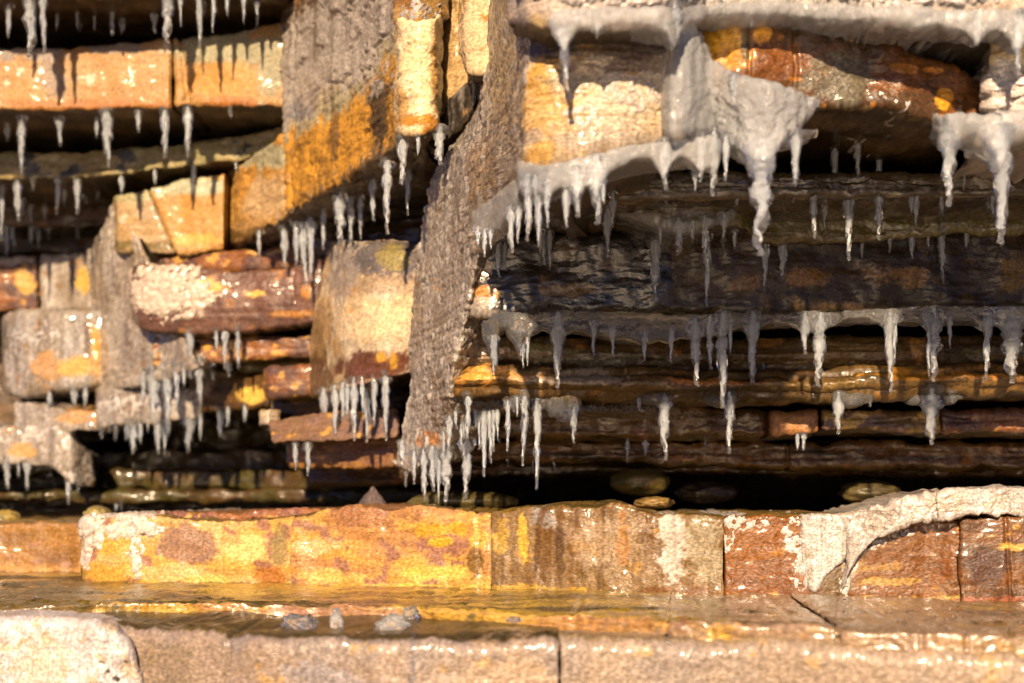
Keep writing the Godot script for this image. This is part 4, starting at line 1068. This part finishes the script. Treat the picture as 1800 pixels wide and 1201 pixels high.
# ---- lips, sheets and flows of ice -----------------------------------------------------------------------------------------
func build_ice() -> void:
	ice("ice_lip", "scalloped ice lip along the bottom of the glossy black bed", "ice", [[835, 548, 566, 2.62], [900, 548, 568, 2.53], [1050, 546, 580, 2.53], [1120, 548, 596, 2.53], [1180, 550, 590, 2.53], [1300, 548, 570, 2.53], [1450, 546, 566, 2.53], [1600, 538, 560, 2.54], [2750, 528, 552, 2.54]], 0.10, {"scallop": 0.006, "step": 2.4, "seed": 1.0, "wave": 0.003, "peaks": [[868, 0.03], [922, 0.03], [980, 0.022], [1044, 0.014], [1077, 0.012], [1133, 0.012], [1180, 0.012], [1225, 0.02], [1270, 0.024], [1323, 0.024], [1415, 0.018], [1441, 0.022], [1564, 0.024], [1640, 0.026], [1737, 0.022], [1778, 0.034]]}, "clear_ice")
	for k in [[880, 950, "left end of the rounded orange streaked bed"], [1105, 1192, "first long icicle right of the oval pebble"], [1225, 1312, "icicle in the middle of the orange streaked bed"], [1455, 1545, "stubby icicle above the mottled yellow block"], [1590, 1700, "forked icicle low on the right"]]:
		var m: float = (k[0] + k[1]) * 0.5
		ice("ice_lip", "thin clear ice lip at the " + k[2], "ice", [[k[0], 696, 702, 2.68], [m - 12, 692, 712, 2.645], [m + 12, 692, 712, 2.645], [k[1], 694, 700, 2.68]], 0.06, {"scallop": 0.008, "step": 2.4, "seed": k[0] * 0.01, "endr": 0.012}, "clear_ice")
	ice("ice_lip", "frosty white ice lip along the uppermost ledge", "ice", [[960, 14, 40, 1.95], [1050, 10, 30, 1.92], [1180, 6, 46, 1.94], [1250, 2, 24, 2.03], [1400, 2, 24, 2.05], [1500, 8, 30, 2.02], [1700, 12, 46, 2.0], [2750, 22, 58, 1.98]], 0.08, {"scallop": 0.006, "step": 3.0, "seed": 5.0, "fine": 0.003, "peaks": [[992, 0.04], [1050, 0.026], [1187, 0.034], [1718, 0.026], [1790, 0.03]]}, "cloud_ice")
	ice("ice_lip", "thick drooping ice lip under the pink frosted block", "ice", [[905, 284, 318, 2.10], [960, 288, 322, 2.02], [1050, 266, 300, 2.0], [1120, 250, 278, 2.01], [1185, 244, 272, 2.02], [1270, 236, 262, 2.04]], 0.12, {"scallop": 0.006, "step": 2.8, "seed": 7.0, "fine": 0.002, "peaks": [[928, 0.02], [960, 0.014], [1015, 0.03], [1050, 0.036], [1168, 0.032], [1232, 0.018], [1256, 0.026]]}, "cloud_ice")
	ice("ice_flow", "smooth grey ice flow in the joint beside the pink frosted block", "ice", [[1164, 40, 2.1, 1160, 232, 2.04], [1190, 30, 2.03, 1178, 244, 1.99], [1215, 30, 2.03, 1210, 240, 2.0], [1246, 60, 2.1, 1275, 230, 2.06]], 0.10, {"r": 0.02, "step": 2.8, "flute": 0.004, "bulge": 0.01}, "cloud_ice")
	ice("ice_flange", "broad pale ice flange tapering into the biggest icicle", "ice", [[1222, 96, 2.08, 1262, 236, 2.04], [1262, 116, 2.04, 1300, 258, 1.99], [1300, 134, 2.0, 1322, 280, 1.97], [1350, 140, 1.98, 1356, 284, 1.97], [1400, 152, 2.0, 1376, 250, 1.98], [1452, 178, 2.04, 1440, 192, 2.03]], 0.10, {"r": 0.014, "step": 2.6, "fine": 0.005, "rough": 0.01, "nt": 8, "tslope": 0.25}, "cloud_ice")
	ice("ice_flange", "small pale ice shelf just right of the biggest icicle", "ice", [[1362, 232, 250, 2.08], [1400, 226, 246, 2.05], [1442, 222, 232, 2.06]], 0.06, {"step": 2.8}, "cloud_ice")
	ice("ice_flange", "thick white ice flange at the upper right edge", "ice", [[1642, 200, 222, 2.10], [1668, 196, 236, 2.05], [1710, 196, 232, 2.03], [1760, 196, 250, 2.02], [1830, 190, 230, 2.03], [2750, 190, 240, 2.03]], 0.10, {"r": 0.014, "step": 2.8, "fine": 0.004, "scallop": 0.004, "peaks": [[1668, 0.03], [1760, 0.045]]}, "cloud_ice")
	ice("ice_curtain", "pale lens of ice drooping beneath the dark overhang", "ice", [[1078, 366, 374, 2.44], [1130, 374, 388, 2.41], [1190, 384, 408, 2.39], [1250, 380, 398, 2.40], [1298, 360, 384, 2.43]], 0.09, {"step": 2.8})
	ice("ice_curtain", "bubbly ice chunk hanging between two long icicles at centre", "ice", [[945, 698, 712, 2.57], [962, 697, 726, 2.54], [985, 697, 738, 2.53], [1006, 696, 736, 2.53], [1022, 697, 722, 2.55]], 0.05, {"step": 2.0, "fine": 0.005, "r": 0.012}, "ice")
	ice("ice_curtain", "hooked ice curl left of the two long central icicles", "ice", [[884, 696, 706, 2.6], [900, 694, 726, 2.57], [914, 696, 716, 2.57]], 0.04, {"step": 2.0, "fine": 0.003, "r": 0.01}, "ice")
	ice("ice_curtain", "wide pale ice curtain, leftmost under the glossy black bed", "ice", [[842, 562, 590, 2.55], [858, 562, 622, 2.52], [870, 562, 652, 2.51], [879, 562, 640, 2.52]], 0.035, {"step": 2.0, "r": 0.01, "edge": 0.002}, "ice")
	ice("ice_curtain", "wide pale ice curtain ending in two drips under the black bed", "ice", [[886, 562, 584, 2.54], [902, 562, 606, 2.51], [916, 562, 632, 2.50], [930, 562, 618, 2.51]], 0.035, {"step": 2.0, "r": 0.01, "edge": 0.002}, "ice")
	ice("ice_curtain", "drooping milky ice over the corner above the black bed", "ice", [[826, 372, 2.5, 832, 414, 2.5], [850, 356, 2.42, 850, 420, 2.42], [880, 330, 2.3, 878, 400, 2.32], [912, 312, 2.14, 908, 352, 2.16]], 0.05, {"step": 2.4, "r": 0.012, "scallop": 0.01}, "cloud_ice")
	ice("ice_crust", "long pale snow-ice crust on the right end of the shelf", "ice", [[1478, 906, 1046, 2.47], [1500, 900, 1000, 2.45], [1530, 892, 962, 2.44], [1580, 878, 932, 2.43], [1650, 866, 914, 2.42], [1720, 858, 906, 2.41], [2750, 846, 900, 2.40]], 0.5, {"nt": 12, "r": 0.007, "step": 2.4, "fine": 0.004, "rough": 0.014, "facet": 0.0008, "tslope": -0.03, "edge": 0.009, "scallop": 0.006, "paint": [[1560, 915, 60, 30, Color(0.34, 0.29, 0.24), 0.8, 1.0], [1680, 880, 90, 20, Color(0.48, 0.38, 0.28), 0.6, 1.4], [1500, 980, 20, 50, Color(0.36, 0.32, 0.28), 0.6, 1.0]]}, "frost")
	ice("ice_flow", "grey frozen trickle down the shelf front beside the orange block", "ice", [[1404, 903, 950, 2.490], [1420, 902, 1030, 2.481], [1434, 902, 1046, 2.477], [1448, 902, 1022, 2.476], [1466, 901, 1004, 2.472], [1486, 899, 990, 2.468], [1510, 895, 950, 2.464], [1540, 890, 930, 2.46]], 0.02, {"nt": 4, "r": 0.010, "step": 2.4, "flute": 0.0022, "edge": 0.003, "rough": 0.003, "A": Color(0.40, 0.37, 0.35), "B": Color(0.52, 0.49, 0.47), "C": Color(0.33, 0.27, 0.2), "D": Color(0.22, 0.17, 0.12), "S": Color(0.6, 0.57, 0.55), "streak": 0.7}, "frost")
	ice("ice_sheet", "bright white ice sheet in the lower left corner", "ice", [[-600, 1076, 1450, 2.12], [-60, 1084, 1450, 2.09], [60, 1087, 1450, 2.075], [130, 1090, 1450, 2.06], [165, 1093, 1450, 2.045], [200, 1103, 1450, 2.05], [226, 1122, 1450, 2.055], [246, 1180, 1450, 2.06], [262, 1300, 1450, 2.065]], 0.10, {"nt": 8, "r": 0.02, "step": 3.4, "flute": 0.005, "fine": 0.003, "rough": 0.008, "soft": 0.3, "A": Color(0.60, 0.57, 0.57), "B": Color(0.50, 0.46, 0.46), "C": Color(0.50, 0.40, 0.28), "paint": [[200, 1150, 30, 40, Color(0.55, 0.52, 0.55), 0.7, 1.2], [190, 1165, 6, 6, INK, 1.0, 0.4], [205, 1180, 8, 6, INK, 1.0, 0.4], [178, 1148, 8, 4, INK, 0.9, 0.5], [220, 1142, 5, 4, INK, 0.9, 0.4], [80, 1160, 60, 50, Color(0.6, 0.48, 0.36), 0.6, 1.4]]}, "frost")
	ice("ice_sheet", "thin ice patch on the wet floor at the left edge", "ice", [[-60, 1056, 1062, 2.42], [20, 1056, 1062, 2.42], [56, 1057, 1061, 2.44]], 0.05, {"step": 4.0}, "milky_ice")


# ---- icicles, row by row ---------------------------------------------------------------------------------------------------
func build_icicles() -> void:
	icicle_row("along the top edge at upper left", "icicles at the top left", [15, 15, 66, 12, 3.5, 52, -12, 102, 26, 3.42, 75, -12, 94, 14, 3.42, 140, 34, 56, 10, 3.55, 197, 24, 64, 11, 3.55, 214, 34, 62, 11, 3.55, 295, -12, 80, 22, 3.42, 317, -12, 48, 9, 3.42, 350, -12, 85, 13, 3.40, 376, -12, 60, 10, 3.40, 399, -12, 28, 10, 3.42, 428, -12, 42, 8, 3.40, 452, 4, 30, 11, 3.45])
	icicle_row("under the orange beam at upper left", "icicles under the orange beam", [12, 222, 250, 12, 3.80, 38, 212, 308, 14, 3.74, 104, 212, 258, 12, 3.76, 170, 208, 244, 9, 3.74, 188, 196, 295, 21, 3.68, 243, 202, 234, 11, 3.72, 290, 196, 280, 15, 3.69, 330, 194, 277, 16, 3.68, 405, 190, 208, 10, 3.68])
	icicle_row("under the thin khaki bed", "icicles under the khaki bed", [3, 330, 424, 10, 4.05, 30, 322, 390, 15, 3.98, 58, 318, 336, 9, 3.98, 102, 310, 378, 11, 3.96, 136, 304, 378, 15, 3.94, 213, 302, 345, 12, 3.90, 272, 292, 326, 10, 3.88, 340, 288, 344, 11, 3.84, 415, 276, 304, 9, 3.80])
	icicle_row("in the dark hollow at far left", "icicles in the far left hollow", [12, 394, 462, 11, 4.35, 22, 378, 442, 12, 4.3, 55, 404, 434, 9, 4.4, 68, 408, 440, 8, 4.4, 85, 402, 424, 8, 4.4, 113, 388, 406, 7, 4.35, 136, 404, 426, 8, 4.4, 152, 380, 402, 9, 4.3])
	icicle_row("under the slanting joint face", "icicles under the slanting joint face", [455, 412, 455, 9, 3.76, 478, 448, 474, 8, 3.8, 500, 404, 473, 16, 3.60, 520, 396, 469, 13, 3.56, 533, 392, 511, 15, 3.52, 546, 380, 495, 15, 3.46, 568, 374, 441, 10, 3.42, 597, 346, 433, 22, 3.28, 617, 344, 434, 14, 3.24, 633, 352, 422, 11, 3.26, 655, 318, 390, 13, 3.12, 681, 280, 413, 20, 2.96, 708, 248, 326, 19, 2.86, 717, 300, 380, 11, 3.0, 735, 242, 274, 9, 2.78, 772, 232, 292, 22, 2.78])
	icicle_row("under the plum brown block", "icicles under the plum brown block", [334, 580, 666, 15, 3.66, 380, 582, 620, 9, 3.67, 396, 578, 650, 12, 3.66, 418, 576, 649, 12, 3.65])
	icicle_row("below the thin ochre-chipped bed", "icicles below the ochre-chipped bed", [375, 642, 671, 10, 3.76, 402, 644, 665, 9, 3.76])
	icicle_row("at the foot of the ice fan", "icicles at the foot of the ice fan", [252, 660, 712, 11, 3.84, 271, 654, 744, 25, 3.78, 294, 646, 752, 19, 3.73, 310, 644, 721, 14, 3.71, 323, 646, 682, 9, 3.70, 350, 640, 714, 17, 3.68])
	icicle_row("under the low iced block on the left", "icicles under the low iced block", [203, 752, 776, 8, 3.96, 223, 746, 769, 8, 3.94, 234, 744, 800, 18, 3.92, 247, 744, 782, 10, 3.92, 277, 740, 800, 15, 3.90, 290, 740, 799, 11, 3.89, 333, 734, 798, 23, 3.87, 352, 732, 776, 9, 3.86, 388, 722, 768, 15, 3.84, 401, 722, 748, 8, 3.84, 430, 718, 744, 8, 3.82, 413, 776, 804, 8, 4.1])
	icicle_row("under the icy block with amber windows", "icicles under the amber-windowed block", [87, 688, 720, 10, 4.1, 130, 684, 716, 15, 4.08, 150, 684, 719, 10, 4.07, 178, 750, 773, 9, 4.02])
	icicle_row("under the icy stub at far left", "icicles under the icy stub", [12, 810, 862, 15, 4.04, 32, 812, 842, 9, 4.05, 48, 812, 864, 12, 4.02, 85, 840, 886, 11, 3.98, 100, 846, 894, 13, 3.98, 120, 848, 888, 11, 3.98, 137, 850, 868, 9, 4.0, 204, 874, 901, 9, 4.1, 213, 876, 899, 8, 4.1])
	icicle_row("under the pale bright block", "icicles under the pale bright block", [569, 692, 776, 17, 3.44, 589, 686, 775, 14, 3.34, 603, 680, 741, 13, 3.28, 610, 682, 739, 9, 3.28, 622, 674, 776, 16, 3.22, 637, 670, 726, 12, 3.18, 645, 692, 779, 13, 3.2, 658, 666, 751, 12, 3.14, 678, 660, 776, 15, 3.12])
	icicle_row("under the low slab left of centre", "icicles under the low slab", [508, 788, 809, 8, 3.5, 519, 786, 827, 10, 3.5, 534, 788, 816, 8, 3.48, 541, 786, 838, 11, 3.48, 549, 788, 821, 8, 3.48])
	icicle_row("at the bottom of the iced corner", "icicles at the bottom of the iced corner", [713, 836, 858, 7, 3.02, 728, 800, 853, 11, 2.98, 745, 798, 884, 14, 2.94, 760, 794, 866, 15, 2.92, 771, 800, 887, 9, 2.9, 785, 790, 884, 24, 2.88, 820, 776, 881, 21, 2.84])
	icicle_row("in the cluster beneath the bed nose at centre", "icicle cluster at centre", [790, 738, 793, 12, 2.82, 801, 724, 754, 8, 2.8, 811, 745, 790, 9, 2.82, 823, 698, 772, 14, 2.74, 836, 722, 758, 9, 2.76, 843, 728, 792, 12, 2.78, 851, 722, 839, 15, 2.76, 861, 720, 816, 12, 2.75, 867, 718, 796, 9, 2.76, 874, 720, 776, 9, 2.78, 893, 712, 795, 11, 2.68, 909, 704, 735, 8, 2.58])
	icicle_row("under the rounded orange streaked bed", "icicles under the orange streaked bed", [922, 692, 821, 15, 2.56, 945, 694, 862, 16, 2.53, 1009, 722, 781, 14, 2.53, 1124, 700, 726, 10, 2.60, 1168, 696, 811, 21, 2.58, 1282, 700, 799, 19, 2.58, 1475, 700, 764, 20, 2.60, 1530, 702, 716, 12, 2.62, 1637, 688, 784, 30, 2.60, 1672, 694, 710, 12, 2.62])
	icicle_row("at the back of the low right recess", "icicles at the back of the right recess", [937, 798, 826, 8, 2.96, 974, 800, 828, 8, 2.96, 1103, 776, 816, 8, 2.9, 1135, 778, 804, 10, 2.9, 1240, 772, 796, 8, 2.88, 1402, 766, 793, 9, 2.82, 1413, 766, 793, 12, 2.82])
	icicle_row("under the glossy black bed", "icicles under the glossy black bed", [868, 600, 662, 14, 2.51, 919, 612, 648, 9, 2.51, 927, 600, 645, 8, 2.5, 980, 564, 685, 21, 2.50, 1044, 572, 628, 11, 2.50, 1077, 578, 629, 11, 2.56, 1133, 590, 636, 10, 2.51, 1180, 584, 639, 10, 2.51, 1222, 572, 681, 21, 2.49, 1248, 566, 651, 15, 2.50, 1270, 560, 719, 23, 2.47, 1284, 574, 624, 8, 2.56, 1323, 560, 677, 24, 2.48, 1341, 630, 701, 14, 2.62, 1415, 560, 624, 17, 2.51, 1441, 564, 682, 26, 2.48, 1564, 560, 691, 19, 2.49, 1573, 562, 642, 10, 2.52, 1641, 556, 673, 27, 2.48, 1633, 558, 664, 11, 2.53, 1670, 562, 614, 10, 2.58, 1737, 556, 668, 18, 2.50, 1778, 554, 676, 38, 2.46])
	icicle_row("in front of the glossy black bed", "icicles in front of the black bed", [955, 412, 468, 13, 2.50, 966, 412, 478, 11, 2.50, 1011, 430, 488, 12, 2.54, 1060, 424, 486, 15, 2.54, 1088, 444, 518, 14, 2.54, 1152, 424, 532, 22, 2.52, 1212, 446, 481, 11, 2.54, 1243, 420, 538, 14, 2.52, 1262, 430, 487, 14, 2.54, 1293, 428, 496, 17, 2.52, 1345, 436, 514, 12, 2.53, 1376, 422, 496, 19, 2.53, 1603, 412, 458, 14, 2.54, 1655, 400, 501, 16, 2.53])
	icicle_row("under the olive step of the overhang", "icicles under the olive step", [1068, 370, 454, 14, 2.43, 1193, 396, 451, 24, 2.38, 1217, 396, 426, 8, 2.40, 1240, 392, 453, 16, 2.39, 1272, 384, 421, 16, 2.41, 1295, 336, 363, 14, 2.35, 1430, 322, 421, 19, 2.34, 1450, 366, 406, 9, 2.44, 1491, 340, 460, 19, 2.34, 1545, 340, 424, 16, 2.36, 1610, 338, 402, 15, 2.36, 1655, 326, 381, 13, 2.33, 1745, 336, 384, 12, 2.36])
	icicle_row("on the drooping ice at the corner", "icicles at the drooping ice corner", [840, 408, 433, 14, 2.46, 852, 410, 453, 11, 2.44, 862, 412, 440, 9, 2.42, 875, 436, 491, 12, 2.54, 887, 432, 476, 9, 2.54, 898, 372, 446, 17, 2.36, 911, 368, 429, 11, 2.34])
	icicle_row("along the drooping lip under the pink block", "icicles under the pink block", [928, 318, 425, 17, 2.12, 941, 316, 362, 11, 2.10, 946, 350, 436, 13, 2.25, 961, 326, 402, 13, 2.08, 995, 334, 402, 14, 2.14, 1015, 304, 384, 23, 2.02, 1050, 288, 396, 27, 2.0, 1077, 346, 402, 13, 2.3, 1168, 258, 336, 24, 2.01, 1232, 244, 322, 17, 2.04, 1256, 240, 346, 21, 2.03, 1276, 246, 320, 14, 2.06])
	icicle_row("along the rusty block's edge at upper right", "icicles at the upper right", [1290, 140, 192, 15, 1.97, 1340, 262, 452, 42, 1.96, 1398, 238, 326, 20, 2.04, 1468, 262, 332, 15, 2.14, 1508, 250, 316, 14, 2.14, 1545, 276, 328, 13, 2.2, 1668, 222, 364, 30, 2.03, 1760, 232, 430, 34, 2.0], "ice")
	icicle_row("hanging from the uppermost ledge", "icicles on the uppermost ledge", [992, 0, 162, 28, 1.86, 1050, -6, 58, 20, 1.86, 1187, 18, 77, 25, 1.84, 1322, -4, 48, 13, 1.85, 1718, 30, 82, 15, 1.86, 1790, 30, 136, 20, 1.85])


func stubs(place: String, group: String, seed_: int, count: int, u0: float, u1: float, v0: float, v1: float, d: float, tall: float) -> void:
	rng.seed = seed_
	var list := []
	for k in count:
		var u := lerpf(u0, u1, (k + rng.randf_range(0.1, 0.9)) / count)
		var v := lerpf(v0, v1, rng.randf())
		var h := tall * rng.randf_range(0.55, 1.25)
		list.append_array([u, v, v + h, clampf(h * rng.randf_range(0.22, 0.4), 6.0, 13.0), d])
	icicle_row(place, group, list)


func build_stubs() -> void:
	stubs("among the stubs on the ceiling behind the biggest icicle", "stubs on the right ceiling", 3, 18, 980, 1790, 300, 352, 2.3, 30.0)
	stubs("among the stubs just above the black bed", "stubs above the black bed", 4, 14, 900, 1780, 402, 432, 2.5, 30.0)
	stubs("among the stubs on the ceiling above the orange beam", "stubs on the top left ceiling", 5, 10, 20, 470, 8, 40, 3.5, 22.0)
	stubs("among the stubs under the khaki bed's dark hollow", "stubs in the left hollow", 6, 8, 5, 190, 335, 385, 4.1, 24.0)
	stubs("among the stubs along the foot of the iced corner", "stubs at the foot of the iced corner", 7, 14, 700, 905, 742, 800, 2.9, 34.0)
	stubs("among the stubs low on the left under the ice fan", "stubs under the ice fan", 8, 10, 180, 460, 728, 752, 3.9, 26.0)


# ---- pebbles and loose ice ---------------------------------------------------------------------------------------------------
func lump(called: String, at: Vector3, size: Vector3, key: float, mat: Material, base: Color, second: Color, jag := 0.18, taper := 0.0) -> MeshInstance3D:
	var rows := 30
	var cols := 44
	var pos := PackedVector3Array()
	for i in rows:
		var a := PI * i / (rows - 1)
		for j in cols:
			var b := TAU * j / (cols - 1)
			var n := Vector3(sin(a) * cos(b), cos(a), sin(a) * sin(b))
			var r := 1.0 + jag * nz.get_noise_3dv(n * 1.3 + Vector3(key, 0, 0)) + jag * 0.35 * ncell.get_noise_3dv(n * 2.6 + Vector3(key, 0, 0))
			var narrow := 1.0 - taper * (n.y * 0.5 + 0.5)
			pos.append(n * r * size * Vector3(narrow, 1.0, narrow))
	var v := PackedVector3Array()
	var c := PackedColorArray()
	for p in pos:
		v.append(p)
		var w := at + p
		var t := 1.0 + 0.35 * nz.get_noise_3dv(w * 70.0)
		var q := base.lerp(second, smooth_edge(-0.2, 0.3, nz.get_noise_3dv(w * 14.0)))
		c.append(Color(q.r * t, q.g * t, q.b * t))
	var index := PackedInt32Array()
	for i in rows - 1:
		for j in cols - 1:
			var a := i * cols + j
			index.append_array([a, a + cols, a + 1, a + 1, a + cols, a + cols + 1])
	var tool := SurfaceTool.new()
	var arrays := []
	arrays.resize(Mesh.ARRAY_MAX)
	arrays[Mesh.ARRAY_VERTEX] = v
	arrays[Mesh.ARRAY_COLOR] = c
	arrays[Mesh.ARRAY_INDEX] = index
	tool.create_from_arrays(arrays)
	tool.generate_normals()
	var o := MeshInstance3D.new()
	o.name = numbered(called)
	o.mesh = tool.commit()
	o.mesh.surface_set_material(0, mat)
	o.position = at
	add_child(o)
	return o


func build_small() -> void:
	var g := "stones in the dark gap"
	tag(lump("pebble", survey(1124, 848, 2.95), Vector3(0.065, 0.029, 0.05), 1.0, M.wet, Color(0.15, 0.105, 0.025), Color(0.10, 0.085, 0.02), 0.1), "smooth oval olive pebble resting in the dark gap", "stone", g)
	tag(lump("pebble", survey(1150, 884, 2.85), Vector3(0.042, 0.013, 0.035), 3.0, M.wet, Color(0.24, 0.15, 0.05), Color(0.12, 0.09, 0.03)), "flat brown stone propped beneath the oval pebble", "stone", g)
	tag(lump("pebble", survey(1240, 866, 3.1), Vector3(0.07, 0.025, 0.05), 4.0, M.wet, Color(0.09, 0.06, 0.03), Color(0.06, 0.04, 0.02)), "dark stone behind the oval pebble", "stone", g)
	tag(lump("pebble", survey(1530, 866, 3.0), Vector3(0.066, 0.026, 0.05), 6.0, M.wet, Color(0.13, 0.10, 0.04), Color(0.09, 0.07, 0.03)), "dim olive stone in the gap at right", "stone", g)
	tag(lump("pebble", survey(815, 882, 3.0), Vector3(0.12, 0.024, 0.06), 7.0, M.wet, Color(0.10, 0.08, 0.025), Color(0.07, 0.055, 0.02), 0.1), "long dim green stone behind the central icicles", "stone", g)
	tag(lump("pebble", survey(655, 882, 3.2), Vector3(0.05, 0.034, 0.03), 8.4, M.shade, Color(0.13, 0.10, 0.10), Color(0.10, 0.08, 0.08), 0.12, 0.85), "plum wedge-shaped stone left of centre in the gap", "stone", g)
	tag(lump("pebble", survey(172, 906, 3.4), Vector3(0.035, 0.022, 0.03), 9.0, M.wet, Color(0.30, 0.24, 0.08), Color(0.2, 0.16, 0.06)), "small yellowish stone behind the iced corner block", "stone", g)
	tag(lump("pebble", survey(10, 912, 3.6), Vector3(0.04, 0.022, 0.03), 10.0, M.wet, Color(0.36, 0.26, 0.06), Color(0.2, 0.16, 0.06)), "small yellowish stone at the left edge of the gap", "stone", g)
	var h := "bits of ice on the wet step"
	tag(lump("ice_chip", survey(526, 1096, 2.08), Vector3(0.024, 0.014, 0.016), 21.0, M.ice, FROST, FROST, 0.6), "flat jagged ice chip on the wet step", "ice", h)
	tag(lump("ice_chip", survey(690, 1100, 2.04), Vector3(0.024, 0.016, 0.016), 22.0, M.milky_ice, FROST, FROST, 0.6), "knobbly white ice lump on the wet step", "ice", h)
	tag(lump("ice_chip", survey(591, 1092, 2.08), Vector3(0.010, 0.020, 0.010), 23.0, M.milky_ice, FROST, FROST, 0.3), "little upright ice cone on the wet step", "ice", h)
	tag(lump("ice_chip", survey(722, 1080, 2.2), Vector3(0.013, 0.013, 0.012), 24.0, M.ice, FROST, FROST, 0.6), "clear ice bit behind the knobbly lump", "ice", h)
	tag(lump("ice_chip", survey(902, 1090, 2.04), Vector3(0.010, 0.005, 0.010), 25.0, M.ice, FROST, FROST, 0.6), "small low ice bit on the yellow step", "ice", h)
	# frozen droplets and loose grains of ice lying on the shelf
	var ball := SphereMesh.new()
	ball.radius = 1.0
	ball.height = 1.6
	ball.radial_segments = 8
	ball.rings = 5
	ball.material = M.ice
	var mm := MultiMesh.new()
	mm.transform_format = MultiMesh.TRANSFORM_3D
	mm.mesh = ball
	mm.instance_count = beads.size()
	for k in beads.size():
		var r := 0.0008 + 0.0022 * pow(rng.randf(), 2.5)
		var bas := Basis.from_euler(Vector3(rng.randf() * 6.0, rng.randf() * 6.0, 0.0)).scaled(Vector3(r, r * rng.randf_range(0.7, 1.2), r))
		mm.set_instance_transform(k, Transform3D(bas, beads[k][0] + beads[k][1] * r * 0.4))
	var grains := MultiMeshInstance3D.new()
	grains.name = "frozen_droplets"
	grains.multimesh = mm
	grains.set_meta("kind", "stuff")
	grains.set_meta("label", "tiny frozen droplets glinting on the rock")
	add_child(grains)
